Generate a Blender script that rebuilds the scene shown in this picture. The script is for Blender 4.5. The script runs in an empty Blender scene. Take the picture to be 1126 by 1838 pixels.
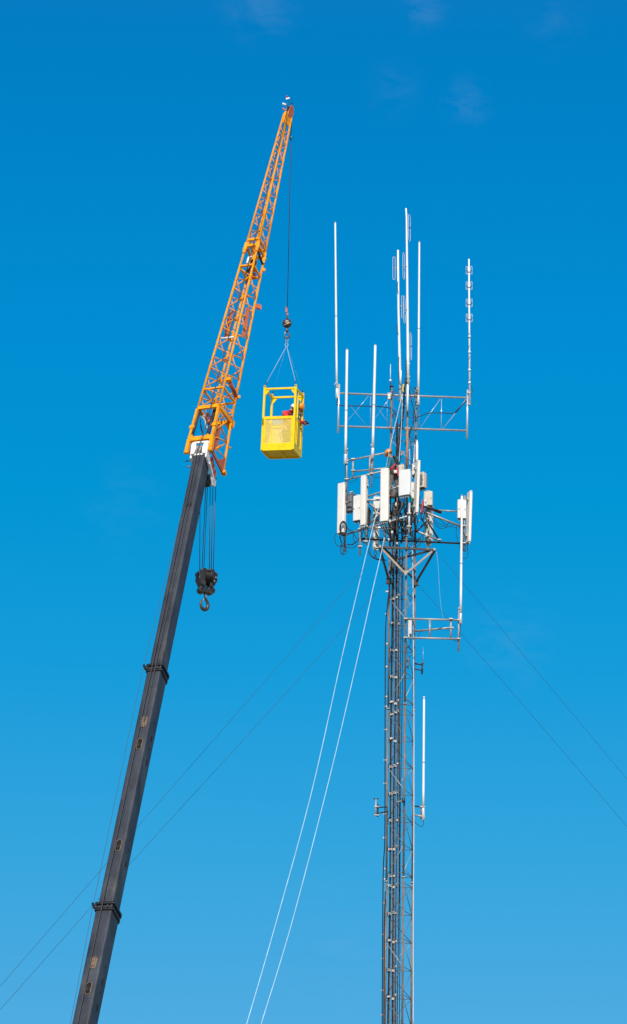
import bpy, math, random
from mathutils import Vector as V, Matrix
random.seed(7)
SC = bpy.context.scene
COL = SC.collection
R = math.radians

# ------------------------------------------------------------------ camera
PITCH, ROLL, F = R(19.0), R(1.05), 6000.0           # F: focal length in photo pixels (1126 x 1838)
CX, CY = 563.0, 919.0
CAM = V((0, 0, 1.6))
FW = V((0, math.cos(PITCH), math.sin(PITCH)))
UP0 = V((0, -math.sin(PITCH), math.cos(PITCH)))
RT0 = V((1, 0, 0))
RT = RT0 * math.cos(ROLL) + UP0 * math.sin(ROLL)
UPV = UP0 * math.cos(ROLL) - RT0 * math.sin(ROLL)
cd = bpy.data.cameras.new('camera')
cam = bpy.data.objects.new('camera', cd); COL.objects.link(cam)
cd.sensor_fit = 'VERTICAL'; cd.sensor_height = 36.0; cd.sensor_width = 36.0
cd.lens = 36.0 * F / 1838.0
cd.clip_start = 0.5; cd.clip_end = 20000
M3 = Matrix((RT, UPV, -FW)).transposed()
cam.matrix_world = Matrix.Translation(CAM) @ M3.to_4x4()
SC.camera = cam

def P(x, y, Y):
    """photo pixel at world distance Y -> world point"""
    d = FW + RT * ((x - CX) / F) + UPV * ((CY - y) / F)
    return CAM + d * (Y / d.y)
def ppm(p): return F / ((p - CAM).dot(FW))           # pixels per metre at a point

# ------------------------------------------------------------------ world and sun
SUN_EL, SUN_AZ = R(42), R(182)                      # azimuth clockwise from +Y (behind the camera, to its left)
sdir = V((math.sin(SUN_AZ) * math.cos(SUN_EL), math.cos(SUN_AZ) * math.cos(SUN_EL), math.sin(SUN_EL)))
W = bpy.data.worlds.new('World'); SC.world = W; W.use_nodes = True
nt = W.node_tree; nt.nodes.clear()
def N(tree, typ, **kw):
    n = tree.nodes.new(typ)
    for k, v in kw.items(): setattr(n, k, v)
    return n
out = N(nt, 'ShaderNodeOutputWorld'); bg = N(nt, 'ShaderNodeBackground')
sky = N(nt, 'ShaderNodeTexSky', sky_type='NISHITA', sun_disc=False)
sky.sun_elevation = SUN_EL; sky.sun_rotation = SUN_AZ
sky.altitude = 0; sky.air_density = 1.0; sky.dust_density = 0.3; sky.ozone_density = 3.0
bg.inputs['Strength'].default_value = 0.1
# polarised, deep blue: grade the sky by elevation
tc = N(nt, 'ShaderNodeTexCoord'); sep = N(nt, 'ShaderNodeSeparateXYZ')
nt.links.new(tc.outputs['Generated'], sep.inputs[0])
mr = N(nt, 'ShaderNodeMapRange'); mr.inputs[1].default_value = 0.0; mr.inputs[2].default_value = 1.0
nt.links.new(sep.outputs[2], mr.inputs[0])
ramp = N(nt, 'ShaderNodeValToRGB'); nt.links.new(mr.outputs[0], ramp.inputs[0])
SKYRAMP = [(0.0, (0.12, 0.22, 0.27)), (0.1815, (0.0617, 0.2098, 0.2606)), (0.2329, (0.0333, 0.2355, 0.2878)), (0.281, (0.01, 0.2485, 0.316)), (0.3286, (0.0008, 0.2638, 0.3367)), (0.3753, (0.0008, 0.2689, 0.3686)), (0.4134, (0.0008, 0.2652, 0.3735)), (0.4563, (0.0008, 0.26, 0.3792)), (0.56, (0.06, 0.25, 0.42)), (0.75, (0.32, 0.4, 0.5)), (1.0, (0.36, 0.43, 0.5))]
els = ramp.color_ramp.elements
els[0].position, els[0].color = SKYRAMP[0][0], (*SKYRAMP[0][1], 1)
els[1].position, els[1].color = SKYRAMP[-1][0], (*SKYRAMP[-1][1], 1)
for p_, c_ in SKYRAMP[1:-1]:
    e = els.new(p_); e.color = (*c_, 1)
gain = N(nt, 'ShaderNodeVectorMath', operation='MULTIPLY')
# the filter bites away from the sun only: the rest of the dome stays neutral
my = N(nt, 'ShaderNodeMapRange', interpolation_type='SMOOTHSTEP'); my.inputs[1].default_value = 0.2; my.inputs[2].default_value = 0.8
nt.links.new(sep.outputs[1], my.inputs[0])
gm = N(nt, 'ShaderNodeMix', data_type='RGBA'); gm.inputs[6].default_value = (0.34, 0.36, 0.38, 1)
nt.links.new(my.outputs[0], gm.inputs[0]); nt.links.new(ramp.outputs[0], gm.inputs[7])
nt.links.new(sky.outputs[0], gain.inputs[0]); nt.links.new(gm.outputs[2], gain.inputs[1])
g2 = N(nt, 'ShaderNodeVectorMath', operation='SCALE'); g2.inputs[3].default_value = 4.0
nt.links.new(gain.outputs[0], g2.inputs[0])
# faint wisps of high cloud
mp = N(nt, 'ShaderNodeMapping'); mp.inputs['Scale'].default_value = (70, 70, 150); mp.inputs['Rotation'].default_value = (0, R(25), 0)
nz = N(nt, 'ShaderNodeTexNoise'); nz.inputs['Scale'].default_value = 1.0; nz.inputs['Detail'].default_value = 8; nz.inputs['Roughness'].default_value = 0.65
nz.inputs['Distortion'].default_value = 0.5
nt.links.new(tc.outputs['Generated'], mp.inputs[0]); nt.links.new(mp.outputs[0], nz.inputs['Vector'])
cr = N(nt, 'ShaderNodeMapRange'); cr.inputs[1].default_value = 0.42; cr.inputs[2].default_value = 0.80
nt.links.new(nz.outputs['Fac'], cr.inputs[0])
acc = None                                           # where the wisps hang: (azimuth, elevation, size, density) in degrees
for az_, el_, sz_, de_ in ((-1.2, 27.6, .9, .11), (1.9, 27.6, .6, .10), (2.75, 26.0, .6, .10), (1.35, 26.2, .7, .04), (4.4, 27.4, .8, .05), (3.5, 16.8, 1.1, .08), (-3.4, 19.0, 1.2, .03), (0.4, 11.6, 1.8, .05)):
    dv_ = V((math.sin(R(az_)) * math.cos(R(el_)), math.cos(R(az_)) * math.cos(R(el_)), math.sin(R(el_))))
    ds = N(nt, 'ShaderNodeVectorMath', operation='DISTANCE'); ds.inputs[1].default_value = dv_; nt.links.new(tc.outputs['Generated'], ds.inputs[0])
    m_ = N(nt, 'ShaderNodeMapRange', interpolation_type='SMOOTHSTEP'); m_.inputs[1].default_value = 0.0; m_.inputs[2].default_value = R(sz_); m_.inputs[3].default_value = de_; m_.inputs[4].default_value = 0.0
    nt.links.new(ds.outputs['Value'], m_.inputs[0])
    if acc is None: acc = m_.outputs[0]
    else:
        mx = N(nt, 'ShaderNodeMath', operation='MAXIMUM'); nt.links.new(acc, mx.inputs[0]); nt.links.new(m_.outputs[0], mx.inputs[1]); acc = mx.outputs[0]
mu = N(nt, 'ShaderNodeMath', operation='MULTIPLY'); nt.links.new(cr.outputs[0], mu.inputs[0]); nt.links.new(acc, mu.inputs[1])
mix = N(nt, 'ShaderNodeMix', data_type='RGBA'); mix.inputs[7].default_value = (4.2, 5.6, 7.2, 1)
nt.links.new(mu.outputs[0], mix.inputs[0]); nt.links.new(g2.outputs[0], mix.inputs[6])
nt.links.new(mix.outputs[2], bg.inputs['Color']); nt.links.new(bg.outputs[0], out.inputs['Surface'])

sl = bpy.data.lights.new('sun', 'SUN'); sl.energy = 4.4; sl.angle = R(0.53); sl.color = (1.0, 0.92, 0.79)
so = bpy.data.objects.new('sun', sl); COL.objects.link(so)
so.rotation_euler = (-sdir).to_track_quat('-Z', 'Y').to_euler(); so.location = (-40, -40, 60)

vs = SC.view_settings
vs.view_transform = 'Standard'; vs.look = 'None'; vs.exposure = 0.0; vs.gamma = 1.0; vs.use_curve_mapping = False
SC.cycles.transparent_max_bounces = 24

# ------------------------------------------------------------------ materials
def mat(name, col, rough=0.5, metal=0.0, var=0.15, scale=8.0, dirt=None, dirt_amt=0.0, dirt_scale=3.0, bump=0.0, spec=0.5, stretch=(1, 1, 1)):
    m = bpy.data.materials.new(name); m.use_nodes = True
    t = m.node_tree; b = t.nodes['Principled BSDF']
    b.inputs['Roughness'].default_value = rough; b.inputs['Metallic'].default_value = metal
    b.inputs['Specular IOR Level'].default_value = spec
    c = N(t, 'ShaderNodeTexCoord'); mpp = N(t, 'ShaderNodeMapping'); mpp.inputs['Scale'].default_value = stretch
    t.links.new(c.outputs['Object'], mpp.inputs[0])
    n = N(t, 'ShaderNodeTexNoise'); n.inputs['Scale'].default_value = scale; n.inputs['Detail'].default_value = 6
    t.links.new(mpp.outputs[0], n.inputs['Vector'])
    r = N(t, 'ShaderNodeValToRGB')
    r.color_ramp.elements[0].position = 0.3; r.color_ramp.elements[1].position = 0.7
    r.color_ramp.elements[0].color = (*[max(0, v * (1 - var)) for v in col], 1)
    r.color_ramp.elements[1].color = (*[min(1, v * (1 + var)) for v in col], 1)
    t.links.new(n.outputs['Fac'], r.inputs[0])
    src = r.outputs[0]
    if dirt:
        n2 = N(t, 'ShaderNodeTexNoise'); n2.inputs['Scale'].default_value = dirt_scale; n2.inputs['Detail'].default_value = 8; n2.inputs['Roughness'].default_value = 0.7
        t.links.new(mpp.outputs[0], n2.inputs['Vector'])
        q = N(t, 'ShaderNodeMapRange'); q.inputs[1].default_value = 0.5; q.inputs[2].default_value = 0.72; q.inputs[4].default_value = dirt_amt
        t.links.new(n2.outputs['Fac'], q.inputs[0])
        x = N(t, 'ShaderNodeMix', data_type='RGBA'); x.inputs[7].default_value = (*dirt, 1)
        t.links.new(q.outputs[0], x.inputs[0]); t.links.new(src, x.inputs[6]); src = x.outputs[2]
    t.links.new(src, b.inputs['Base Color'])
    if bump:
        bp = N(t, 'ShaderNodeBump'); bp.inputs['Strength'].default_value = bump; bp.inputs['Distance'].default_value = 0.01
        t.links.new(n.outputs['Fac'], bp.inputs['Height']); t.links.new(bp.outputs[0], b.inputs['Normal'])
    return m

def mesh_mat(name, col, fill):
    """perforated sheet: round holes punched through painted steel"""
    m = mat(name, col, 0.5, 0, 0.06, 5)
    t = m.node_tree; b = t.nodes['Principled BSDF']; o = t.nodes['Material Output']
    c = N(t, 'ShaderNodeTexCoord'); s = N(t, 'ShaderNodeSeparateXYZ'); t.links.new(c.outputs['Object'], s.inputs[0])
    ad = N(t, 'ShaderNodeMath', operation='ADD'); t.links.new(s.outputs[0], ad.inputs[0]); t.links.new(s.outputs[1], ad.inputs[1])
    cb = N(t, 'ShaderNodeCombineXYZ'); t.links.new(ad.outputs[0], cb.inputs[0]); t.links.new(s.outputs[2], cb.inputs[1])
    v = N(t, 'ShaderNodeTexVoronoi', voronoi_dimensions='2D'); v.inputs['Scale'].default_value = 70; v.inputs['Randomness'].default_value = 0.0
    t.links.new(cb.outputs[0], v.inputs['Vector'])
    g = N(t, 'ShaderNodeMath', operation='GREATER_THAN'); g.inputs[1].default_value = math.sqrt((1 - fill) / math.pi)
    t.links.new(v.outputs['Distance'], g.inputs[0])
    t.links.new(g.outputs[0], b.inputs['Alpha'])
    return m

MT = dict(
    crane=mat('crane_orange_paint', (0.87, 0.32, 0.002), 0.5, 0, 0.14, 6, (0.38, 0.075, 0.01), 0.65, 4, spec=0.2),
    crane_plate=mat('red_brown_plate', (0.42, 0.10, 0.035), 0.6, 0, 0.15, 6),  # darker and redder than the crane orange
    boom=mat('boom_anthracite_paint', (0.034, 0.040, 0.054), 0.5, 0, 0.40, 2.5, (0.090, 0.088, 0.088), 0.8, 2.2, spec=0.22, stretch=(1, 1, 0.35)),
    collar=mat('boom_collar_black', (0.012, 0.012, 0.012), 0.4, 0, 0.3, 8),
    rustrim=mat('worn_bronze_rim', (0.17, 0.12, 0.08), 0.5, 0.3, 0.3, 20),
    hole_shade=mat('painted_hole_shade', (0.004, 0.004, 0.004), 0.9),  # near-black colour stands in for the shade inside holes
    white=mat('crane_white_paint', (0.78, 0.77, 0.74), 0.45, 0, 0.06, 6, (0.35, 0.27, 0.2), 0.5, 7),
    sheave=mat('sheave_grey', (0.40, 0.38, 0.36), 0.5, 0.2, 0.2, 12),
    red=mat('signal_red', (0.50, 0.02, 0.015), 0.5),
    rope=mat('wire_rope', (0.055, 0.055, 0.06), 0.5, 0.4, 0.3, 40),
    block=mat('hook_block_black', (0.016, 0.016, 0.017), 0.4, 0.0, 0.4, 10, (0.10, 0.07, 0.05), 0.5, 6),
    hook=mat('hook_worn_steel', (0.07, 0.065, 0.06), 0.4, 0.5, 0.3, 12, (0.2, 0.12, 0.08), 0.5, 9),
    ball=mat('ball_brown_steel', (0.060, 0.030, 0.024), 0.4, 0.0, 0.3, 9, (0.26, 0.18, 0.14), 0.5, 7),
    socket=mat('socket_orange_rust', (0.48, 0.10, 0.03), 0.5, 0, 0.3, 20),
    sling=mat('sling_pale_steel', (0.42, 0.47, 0.52), 0.6, 0.0, 0.1, 30),
    yellow=mat('basket_yellow_paint', (0.93, 0.64, 0.003), 0.45, 0, 0.05, 4, (0.48, 0.24, 0.01), 0.5, 4, spec=0.25),
    ymesh=mesh_mat('basket_yellow_perforated', (0.95, 0.71, 0.15), 0.55),
    galv=mat('galvanised_steel', (0.40, 0.385, 0.36), 0.5, 0.35, 0.2, 14, (0.22, 0.15, 0.10), 0.4, 6),
    leg=mat('weathered_brown_leg', (0.20, 0.145, 0.115), 0.6, 0.15, 0.25, 5, (0.30, 0.17, 0.10), 0.6, 2.5),
    brace=mat('weathered_brace', (0.14, 0.115, 0.10), 0.6, 0.2, 0.25, 7, (0.25, 0.2, 0.17), 0.6, 2),
    darksteel=mat('dark_steel', (0.032, 0.030, 0.029), 0.55, 0.2, 0.3, 9, (0.16, 0.12, 0.09), 0.4, 5),
    tan=mat('tan_steel_painted_sun', (0.33, 0.28, 0.22), 0.6, 0.1, 0.2, 9),  # sunlight put into the colour on torque-arm struts; plain tan elsewhere
    rustpipe=mat('rusty_pipe', (0.40, 0.19, 0.07), 0.7, 0, 0.25, 8),
    cable=mat('black_cable', (0.010, 0.011, 0.013), 0.5, 0, 0.3, 9, spec=0.3),
    cable2=mat('grey_cable', (0.11, 0.115, 0.125), 0.45, 0, 0.2, 9),
    clampw=mat('pale_cable_hanger', (0.52, 0.47, 0.42), 0.5, 0.2, 0.2, 25),
    whip=mat('white_fibreglass', (0.80, 0.80, 0.785), 0.5, 0, 0.06, 3, (0.56, 0.54, 0.50), 0.5, 1.5, spec=0.3),
    loopm=mat('dull_aluminium_loop', (0.55, 0.57, 0.58), 0.6, 0.0, 0.1, 10),
    wradome=mat('white_radome', (0.76, 0.755, 0.74), 0.45, 0, 0.03, 3, (0.6, 0.58, 0.55), 0.3, 2, spec=0.3),
    panel=mat('cream_radome', (0.79, 0.75, 0.69), 0.5, 0, 0.04, 3, (0.62, 0.57, 0.50), 0.4, 2, spec=0.3),
    unit=mat('white_radio_housing', (0.76, 0.74, 0.70), 0.45, 0, 0.05, 4, (0.5, 0.45, 0.38), 0.4, 3, spec=0.3),
    beige=mat('beige_radio_housing', (0.62, 0.55, 0.44), 0.5, 0, 0.08, 5, (0.4, 0.34, 0.26), 0.5, 4),
    greyunit=mat('grey_heat_sink', (0.19, 0.20, 0.215), 0.5, 0.2, 0.2, 10),
    alu=mat('bright_aluminium', (0.74, 0.75, 0.76), 0.3, 0.5, 0.1, 10),
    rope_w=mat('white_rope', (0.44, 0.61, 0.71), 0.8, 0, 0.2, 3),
    guy=mat('guy_strand', (0.05, 0.06, 0.075), 0.5, 0.3, 0.2, 30),
    teal=mat('teal_shirt', (0.012, 0.13, 0.19), 0.85, 0, 0.3, 14),
    redcloth=mat('red_jacket', (0.72, 0.022, 0.022), 0.8, 0, 0.25, 14),
    navy=mat('navy_jacket', (0.02, 0.03, 0.06), 0.85, 0, 0.3, 14),
    blackcloth=mat('black_cloth', (0.018, 0.016, 0.018), 0.85, 0, 0.3, 14),
    greycloth=mat('grey_trousers', (0.125, 0.105, 0.098), 0.9, 0, 0.25, 14),
    redstrap=mat('crimson_strap', (0.60, 0.012, 0.05), 0.7, 0, 0.15, 20),
    skin=mat('skin', (0.52, 0.27, 0.19), 0.55, 0, 0.1, 20),
    helmet_o=mat('orange_helmet', (0.85, 0.27, 0.01), 0.3, 0, 0.06, 8),
    helmet_w=mat('white_helmet', (0.82, 0.82, 0.80), 0.3, 0, 0.05, 8),
    boot=mat('dark_boot', (0.03, 0.022, 0.018), 0.7, 0, 0.3, 14),
    glove=mat('maroon_glove', (0.10, 0.015, 0.03), 0.8, 0, 0.3, 20),
    green=mat('green_strap', (0.01, 0.32, 0.10), 0.7, 0, 0.15, 20),
    tealp=mat('teal_weight', (0.01, 0.20, 0.25), 0.5, 0, 0.1, 20),
    yelcable=mat('yellow_tag', (0.65, 0.50, 0.10), 0.6, 0, 0.1, 20),
    lamp_w=mat('lamp_white_housing', (0.85, 0.86, 0.86), 0.25, 0, 0.04, 20),
    eye=mat('dark_eye', (0.01, 0.01, 0.01), 0.2),
    ground=mat('ground_gravel_grass', (0.19, 0.17, 0.12), 0.95, 0, 0.3, 0.05, (0.10, 0.12, 0.05), 0.8, 0.02),
)

# ------------------------------------------------------------------ mesh helpers
def basis(d):
    d = d.normalized()
    a = V((0, 0, 1)) if abs(d.z) < 0.9 else V((1, 0, 0))
    x = a.cross(d).normalized()
    return x, d.cross(x).normalized(), d
class MB:
    def __init__(self): self.v = []; self.f = []; self.sm = []
    def ring(self, c, x, y, r, n):
        i = len(self.v)
        for k in range(n):
            a = 2 * math.pi * k / n
            self.v.append(c + x * (r * math.cos(a)) + y * (r * math.sin(a)))
        return i
    def tube(self, p, q, r, n=8, r2=None):
        return self.path([p, q], r, n, r2)
    def path(self, pts, r, n=6, r2=None, closed=False):
        pts = [V(p) for p in pts]; m = len(pts)
        x = None; idx = []
        for k in range(m):
            if closed: t = pts[(k + 1) % m] - pts[k - 1]
            else: t = pts[min(k + 1, m - 1)] - pts[max(k - 1, 0)]
            t = t.normalized()
            if x is None: x, y, _ = basis(t)
            else:
                x = (x - t * x.dot(t)).normalized(); y = t.cross(x)
            rr = r if r2 is None else r + (r2 - r) * k / (m - 1)
            idx.append(self.ring(pts[k], x, y, rr, n))
        pairs = [(k, (k + 1) % m) for k in range(m if closed else m - 1)]
        for a, b in pairs:
            for k in range(n):
                self.f.append((idx[a] + k, idx[a] + (k + 1) % n, idx[b] + (k + 1) % n, idx[b] + k)); self.sm.append(True)
        if not closed:
            self.f.append(tuple(idx[0] + k for k in reversed(range(n)))); self.sm.append(False)
            self.f.append(tuple(idx[-1] + k for k in range(n))); self.sm.append(False)
        return self
    def hexa(self, p):
        """8 corners: bottom 0-3, top 4-7"""
        i = len(self.v); self.v += [V(q) for q in p]
        for q in ((3, 2, 1, 0), (4, 5, 6, 7), (0, 1, 5, 4), (1, 2, 6, 5), (2, 3, 7, 6), (3, 0, 4, 7)):
            self.f.append(tuple(i + k for k in q)); self.sm.append(False)
        return self
    def box(self, c, x, y, z, ch=0.0):
        """centre and three half-extent vectors; ch: chamfer in metres on the edges along z"""
        c = V(c); x = V(x); y = V(y); z = V(z)
        if ch <= 0:
            return self.hexa([c - x - y - z, c + x - y - z, c + x + y - z, c - x + y - z, c - x - y + z, c + x - y + z, c + x + y + z, c - x + y + z])
        lx, ly = x.length, y.length; xx, yy = x / lx, y / ly; ch = min(ch, lx * .95, ly * .95)
        pts = []
        for sx, sy in ((-1, -1), (1, -1), (1, 1), (-1, 1)):
            a = (sx * (lx - ch), sy * ly); b = (sx * lx, sy * (ly - ch))
            pts += [b, a] if sx * sy > 0 else [a, b]
        # order counter-clockwise
        pts.sort(key=lambda q: math.atan2(q[1] / ly, q[0] / lx))
        poly = [c + xx * q[0] + yy * q[1] - z for q in pts]
        return self.prism(poly, z * 2)
    def beam(self, p, q, w, h, up=None):
        p = V(p); q = V(q); d = (q - p)
        if up is None: x, y, _ = basis(d)
        else:
            y = V(up); y = (y - d.normalized() * y.dot(d.normalized())).normalized(); x = y.cross(d.normalized())
        return self.box((p + q) / 2, x * (w / 2), y * (h / 2), d / 2)
    def prism(self, poly, vec):
        i = len(self.v); n = len(poly); vec = V(vec)
        self.v += [V(p) for p in poly] + [V(p) + vec for p in poly]
        self.f.append(tuple(i + k for k in reversed(range(n)))); self.sm.append(False)
        self.f.append(tuple(i + n + k for k in range(n))); self.sm.append(False)
        for k in range(n):
            self.f.append((i + k, i + (k + 1) % n, i + n + (k + 1) % n, i + n + k)); self.sm.append(False)
        return self
    def lathe(self, c, axis, prof, n=20, x=None):
        c = V(c); ax = V(axis).normalized()
        bx, by, _ = basis(ax)
        if x is not None: bx = V(x).normalized(); by = ax.cross(bx)
        idx = [self.ring(c + ax * z, bx, by, max(r, 1e-4), n) for r, z in prof]
        for a, b in zip(idx, idx[1:]):
            for k in range(n):
                self.f.append((a + k, a + (k + 1) % n, b + (k + 1) % n, b + k)); self.sm.append(True)
        self.f.append(tuple(idx[0] + k for k in reversed(range(n)))); self.sm.append(False)
        self.f.append(tuple(idx[-1] + k for k in range(n))); self.sm.append(False)
        return self
    def ball(self, c, r, n=12):
        m = max(4, n // 2)
        return self.lathe(c, V((0, 0, 1)), [(r * math.sin(math.pi * k / m), -r * math.cos(math.pi * k / m)) for k in range(m + 1)], n)
    def build(self, name, m, parent=None, local=False, bevel=0.0):
        me = bpy.data.meshes.new(name)
        o0 = V((0, 0, 0)) if (parent is None or local) else ORG[parent.name]
        if parent is None and not local:
            o0 = V(self.v[0]); 
        me.from_pydata([tuple(q - o0) for q in self.v], [], self.f)
        me.polygons.foreach_set('use_smooth', self.sm)
        me.materials.append(MT[m] if isinstance(m, str) else m)
        me.validate(); me.update()
        o = bpy.data.objects.new(name, me); COL.objects.link(o)
        if parent is not None:
            o.parent = parent; ORG[o.name] = ORG[parent.name]
        else:
            o.location = o0; ORG[o.name] = o0
        if bevel:
            b = o.modifiers.new('bevel', 'BEVEL'); b.width = bevel; b.segments = 2; b.limit_method = 'ANGLE'; b.angle_limit = R(40)
        return o
ORG = {}
def tag(o, label=None, cat=None, group=None, kind=None):
    if label: o['label'] = label
    if cat: o['category'] = cat
    if group: o['group'] = group
    if kind: o['kind'] = kind
    return o
def thing(name, loc, label, cat, group=None, rot=None):
    o = bpy.data.objects.new(name, None); COL.objects.link(o)
    o.location = loc; o.empty_display_size = 0.2
    if rot is not None: o.rotation_mode = 'QUATERNION'; o.rotation_quaternion = rot
    ORG[o.name] = V(loc)
    return tag(o, label, cat, group)
def smooth(pts, n=6):
    """Catmull-Rom through the points"""
    p = [V(q) for q in pts]; p = [p[0] * 2 - p[1]] + p + [p[-1] * 2 - p[-2]]
    o = []
    for i in range(1, len(p) - 2):
        for k in range(n):
            t = k / n
            o.append(0.5 * ((2 * p[i]) + (p[i + 1] - p[i - 1]) * t + (2 * p[i - 1] - 5 * p[i] + 4 * p[i + 1] - p[i + 2]) * t * t + (3 * p[i] - p[i - 1] - 3 * p[i + 1] + p[i + 2]) * t ** 3))
    o.append(p[-2]); return o
def lerp(a, b, t): return a + (b - a) * t

# ------------------------------------------------------------------ ground (below the picture; it bounces light)
g = MB(); g.v = [V((-6000, -3000, 0)), V((6000, -3000, 0)), V((6000, 9000, 0)), V((-6000, 9000, 0))]; g.f = [(0, 1, 2, 3)]; g.sm = [False]
tag(g.build('ground', 'ground', local=True), kind='structure')

# ================================================================== CRANE
crane = thing('mobile_crane', P(154, 1838, 84) - (P(362, 832, 91) - P(154, 1838, 84)).normalized() * 19.0,
              'tall telescopic crane with dark grey boom and orange lattice jib leaning beside the mast', 'crane')
B0, B1 = P(154, 1838, 84.0), P(362.5, 829, 91.0)
bu = (B1 - B0).normalized()
hd = V((bu.x, bu.y, 0)).normalized()
bs = V((hd.y, -hd.x, 0))                                # across the boom, to the right
bn = bs.cross(bu).normalized()                          # normal of the boom's top face
if bn.z < 0: bn = -bn
def boom_axis(y):                                       # axis point that projects to picture row y
    lo, hi = -30.0, 40.0
    for _ in range(50):
        m = (lo + hi) / 2; q = B0 + bu * m; v = q - CAM
        yy = CY - F * v.dot(UPV) / v.dot(FW)
        if yy > y: lo = m
        else: hi = m
    return B0 + bu * lo
def boom_prof(w, d):
    """rounded-box cross-section: (across, down from the top face)"""
    pts = []
    def arc(cx, cy, r, a0, a1, n=5):
        for k in range(n + 1):
            a = R(a0 + (a1 - a0) * k / n); pts.append((cx + r * math.cos(a), cy + r * math.sin(a)))
    rt, rb = 0.05, 0.16
    arc(w / 2 - rt, -d / 2 + rt, rt, -90, 0); arc(w / 2 - rb, d / 2 - rb, rb, 0, 90)
    arc(-w / 2 + rb, d / 2 - rb, rb, 90, 180); arc(-w / 2 + rt, -d / 2 + rt, rt, 180, 270)
    return pts
SECS = [(830, 1216, .372, .575), (1208, 1645, .415, .615), (1637, 2300, .462, .655)]
DY = {}
def surf(y, a, b, w, d):                                # point on the boom at row y, across a, down b from the axis
    return boom_axis(y) + bs * a - bn * b
for y0, y1, w, d in SECS:
    m = MB(); pr = boom_prof(w, d)
    p0, p1 = boom_axis(y1), (boom_axis(y0) if y1 < 2000 or True else None)
    if y1 > 2000: p0 = p1 - bu * 33.5
    rows = []
    for q in (p0, p1):
        i = len(m.v); m.v += [q + bs * a - bn * b for a, b in pr]; rows.append(i)
    n = len(pr)
    for k in range(n):
        m.f.append((rows[0] + k, rows[0] + (k + 1) % n, rows[1] + (k + 1) % n, rows[1] + k)); m.sm.append(True)
    m.f.append(tuple(rows[0] + k for k in reversed(range(n)))); m.sm.append(False)
    m.f.append(tuple(rows[1] + k for k in range(n))); m.sm.append(False)
    sec = m.build('boom_section', 'boom', crane)
    md = sec.modifiers.new('es', 'EDGE_SPLIT'); md.split_angle = R(50)
    # wear plate edge lines, painted opening shade and pads belong to each section
    if y0 > 900 or True:
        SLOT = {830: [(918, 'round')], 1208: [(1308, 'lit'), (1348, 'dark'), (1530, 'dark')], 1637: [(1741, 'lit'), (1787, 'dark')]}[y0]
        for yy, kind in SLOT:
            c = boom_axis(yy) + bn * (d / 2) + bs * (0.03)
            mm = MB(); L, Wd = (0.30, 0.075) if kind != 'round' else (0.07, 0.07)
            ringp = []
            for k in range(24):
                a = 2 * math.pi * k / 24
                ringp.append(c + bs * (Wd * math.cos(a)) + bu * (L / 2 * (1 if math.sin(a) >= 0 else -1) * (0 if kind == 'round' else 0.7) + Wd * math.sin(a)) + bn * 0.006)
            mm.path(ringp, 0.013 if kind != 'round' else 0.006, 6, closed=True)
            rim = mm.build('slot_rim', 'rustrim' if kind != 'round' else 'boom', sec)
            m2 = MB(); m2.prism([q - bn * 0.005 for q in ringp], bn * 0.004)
            m2.build('slot_light_shade', 'hole_shade' if kind != 'lit' else 'rustrim', sec)  # shade inside a slot painted black; lit slots get a brighter bronze fill
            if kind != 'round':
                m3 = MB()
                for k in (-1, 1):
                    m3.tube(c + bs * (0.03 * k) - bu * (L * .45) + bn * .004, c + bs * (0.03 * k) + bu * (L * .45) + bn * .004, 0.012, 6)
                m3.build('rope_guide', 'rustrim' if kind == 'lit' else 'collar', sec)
        HOLE_SHADES = {830: [], 1208: [(1328, .6), (1370.6, .6), (1300, .25), (1346, .25), (1553, .6), (1527.6, .25)], 1637: [(1764, .6), (1810, .6), (1737, .25), (1783, .25)]}[y0]
        for yy, sz in HOLE_SHADES:
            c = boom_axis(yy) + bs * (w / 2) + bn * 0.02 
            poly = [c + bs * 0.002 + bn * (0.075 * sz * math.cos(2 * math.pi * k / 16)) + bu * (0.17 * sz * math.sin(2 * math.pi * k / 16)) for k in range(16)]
            MB().prism(poly, bs * 0.004).build('side_opening_shade', 'hole_shade', sec)  # dark disc on the surface, an opening's shade put into colour
for i, yc in enumerate((1212, 1641)):                    # collars at the mouth of each section
    w, d = SECS[i + 1][2] + .06, SECS[i + 1][3] + .06
    m = MB()
    for dz, th, ex in ((0.0, .07, 0.0), (.17, .07, .03)):
        pr = boom_prof(w + ex, d + ex); c0 = boom_axis(yc) + bu * (dz - .1); rows = []
        for q in (c0, c0 + bu * th):
            rows.append(len(m.v)); m.v += [q + bs * a - bn * b for a, b in pr]
        n = len(pr)
        for k in range(n):
            m.f.append((rows[0] + k, rows[0] + (k + 1) % n, rows[1] + (k + 1) % n, rows[1] + k)); m.sm.append(True)
        m.f.append(tuple(rows[0] + k for k in reversed(range(n)))); m.sm.append(False)
        m.f.append(tuple(rows[1] + k for k in range(n))); m.sm.append(False)
    co = m.build('boom_collar', 'collar', crane)
    for a in (-.42, -.1, .2, .42):
        MB().box(boom_axis(yc) + bs * (a * w) + bn * (d / 2 + .012), bs * .018, bn * .012, bu * .04).build('wear_pad', 'hook', co)
    e = MB(); q = boom_axis(yc) - bs * (w / 2 + .02) + bn * (d / 2 + .0)
    e.beam(q - bu * .05 + bs * .03, q + bu * .12 - bs * .06, .05, .05); e.build('rope_guide', 'collar', co)

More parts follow.
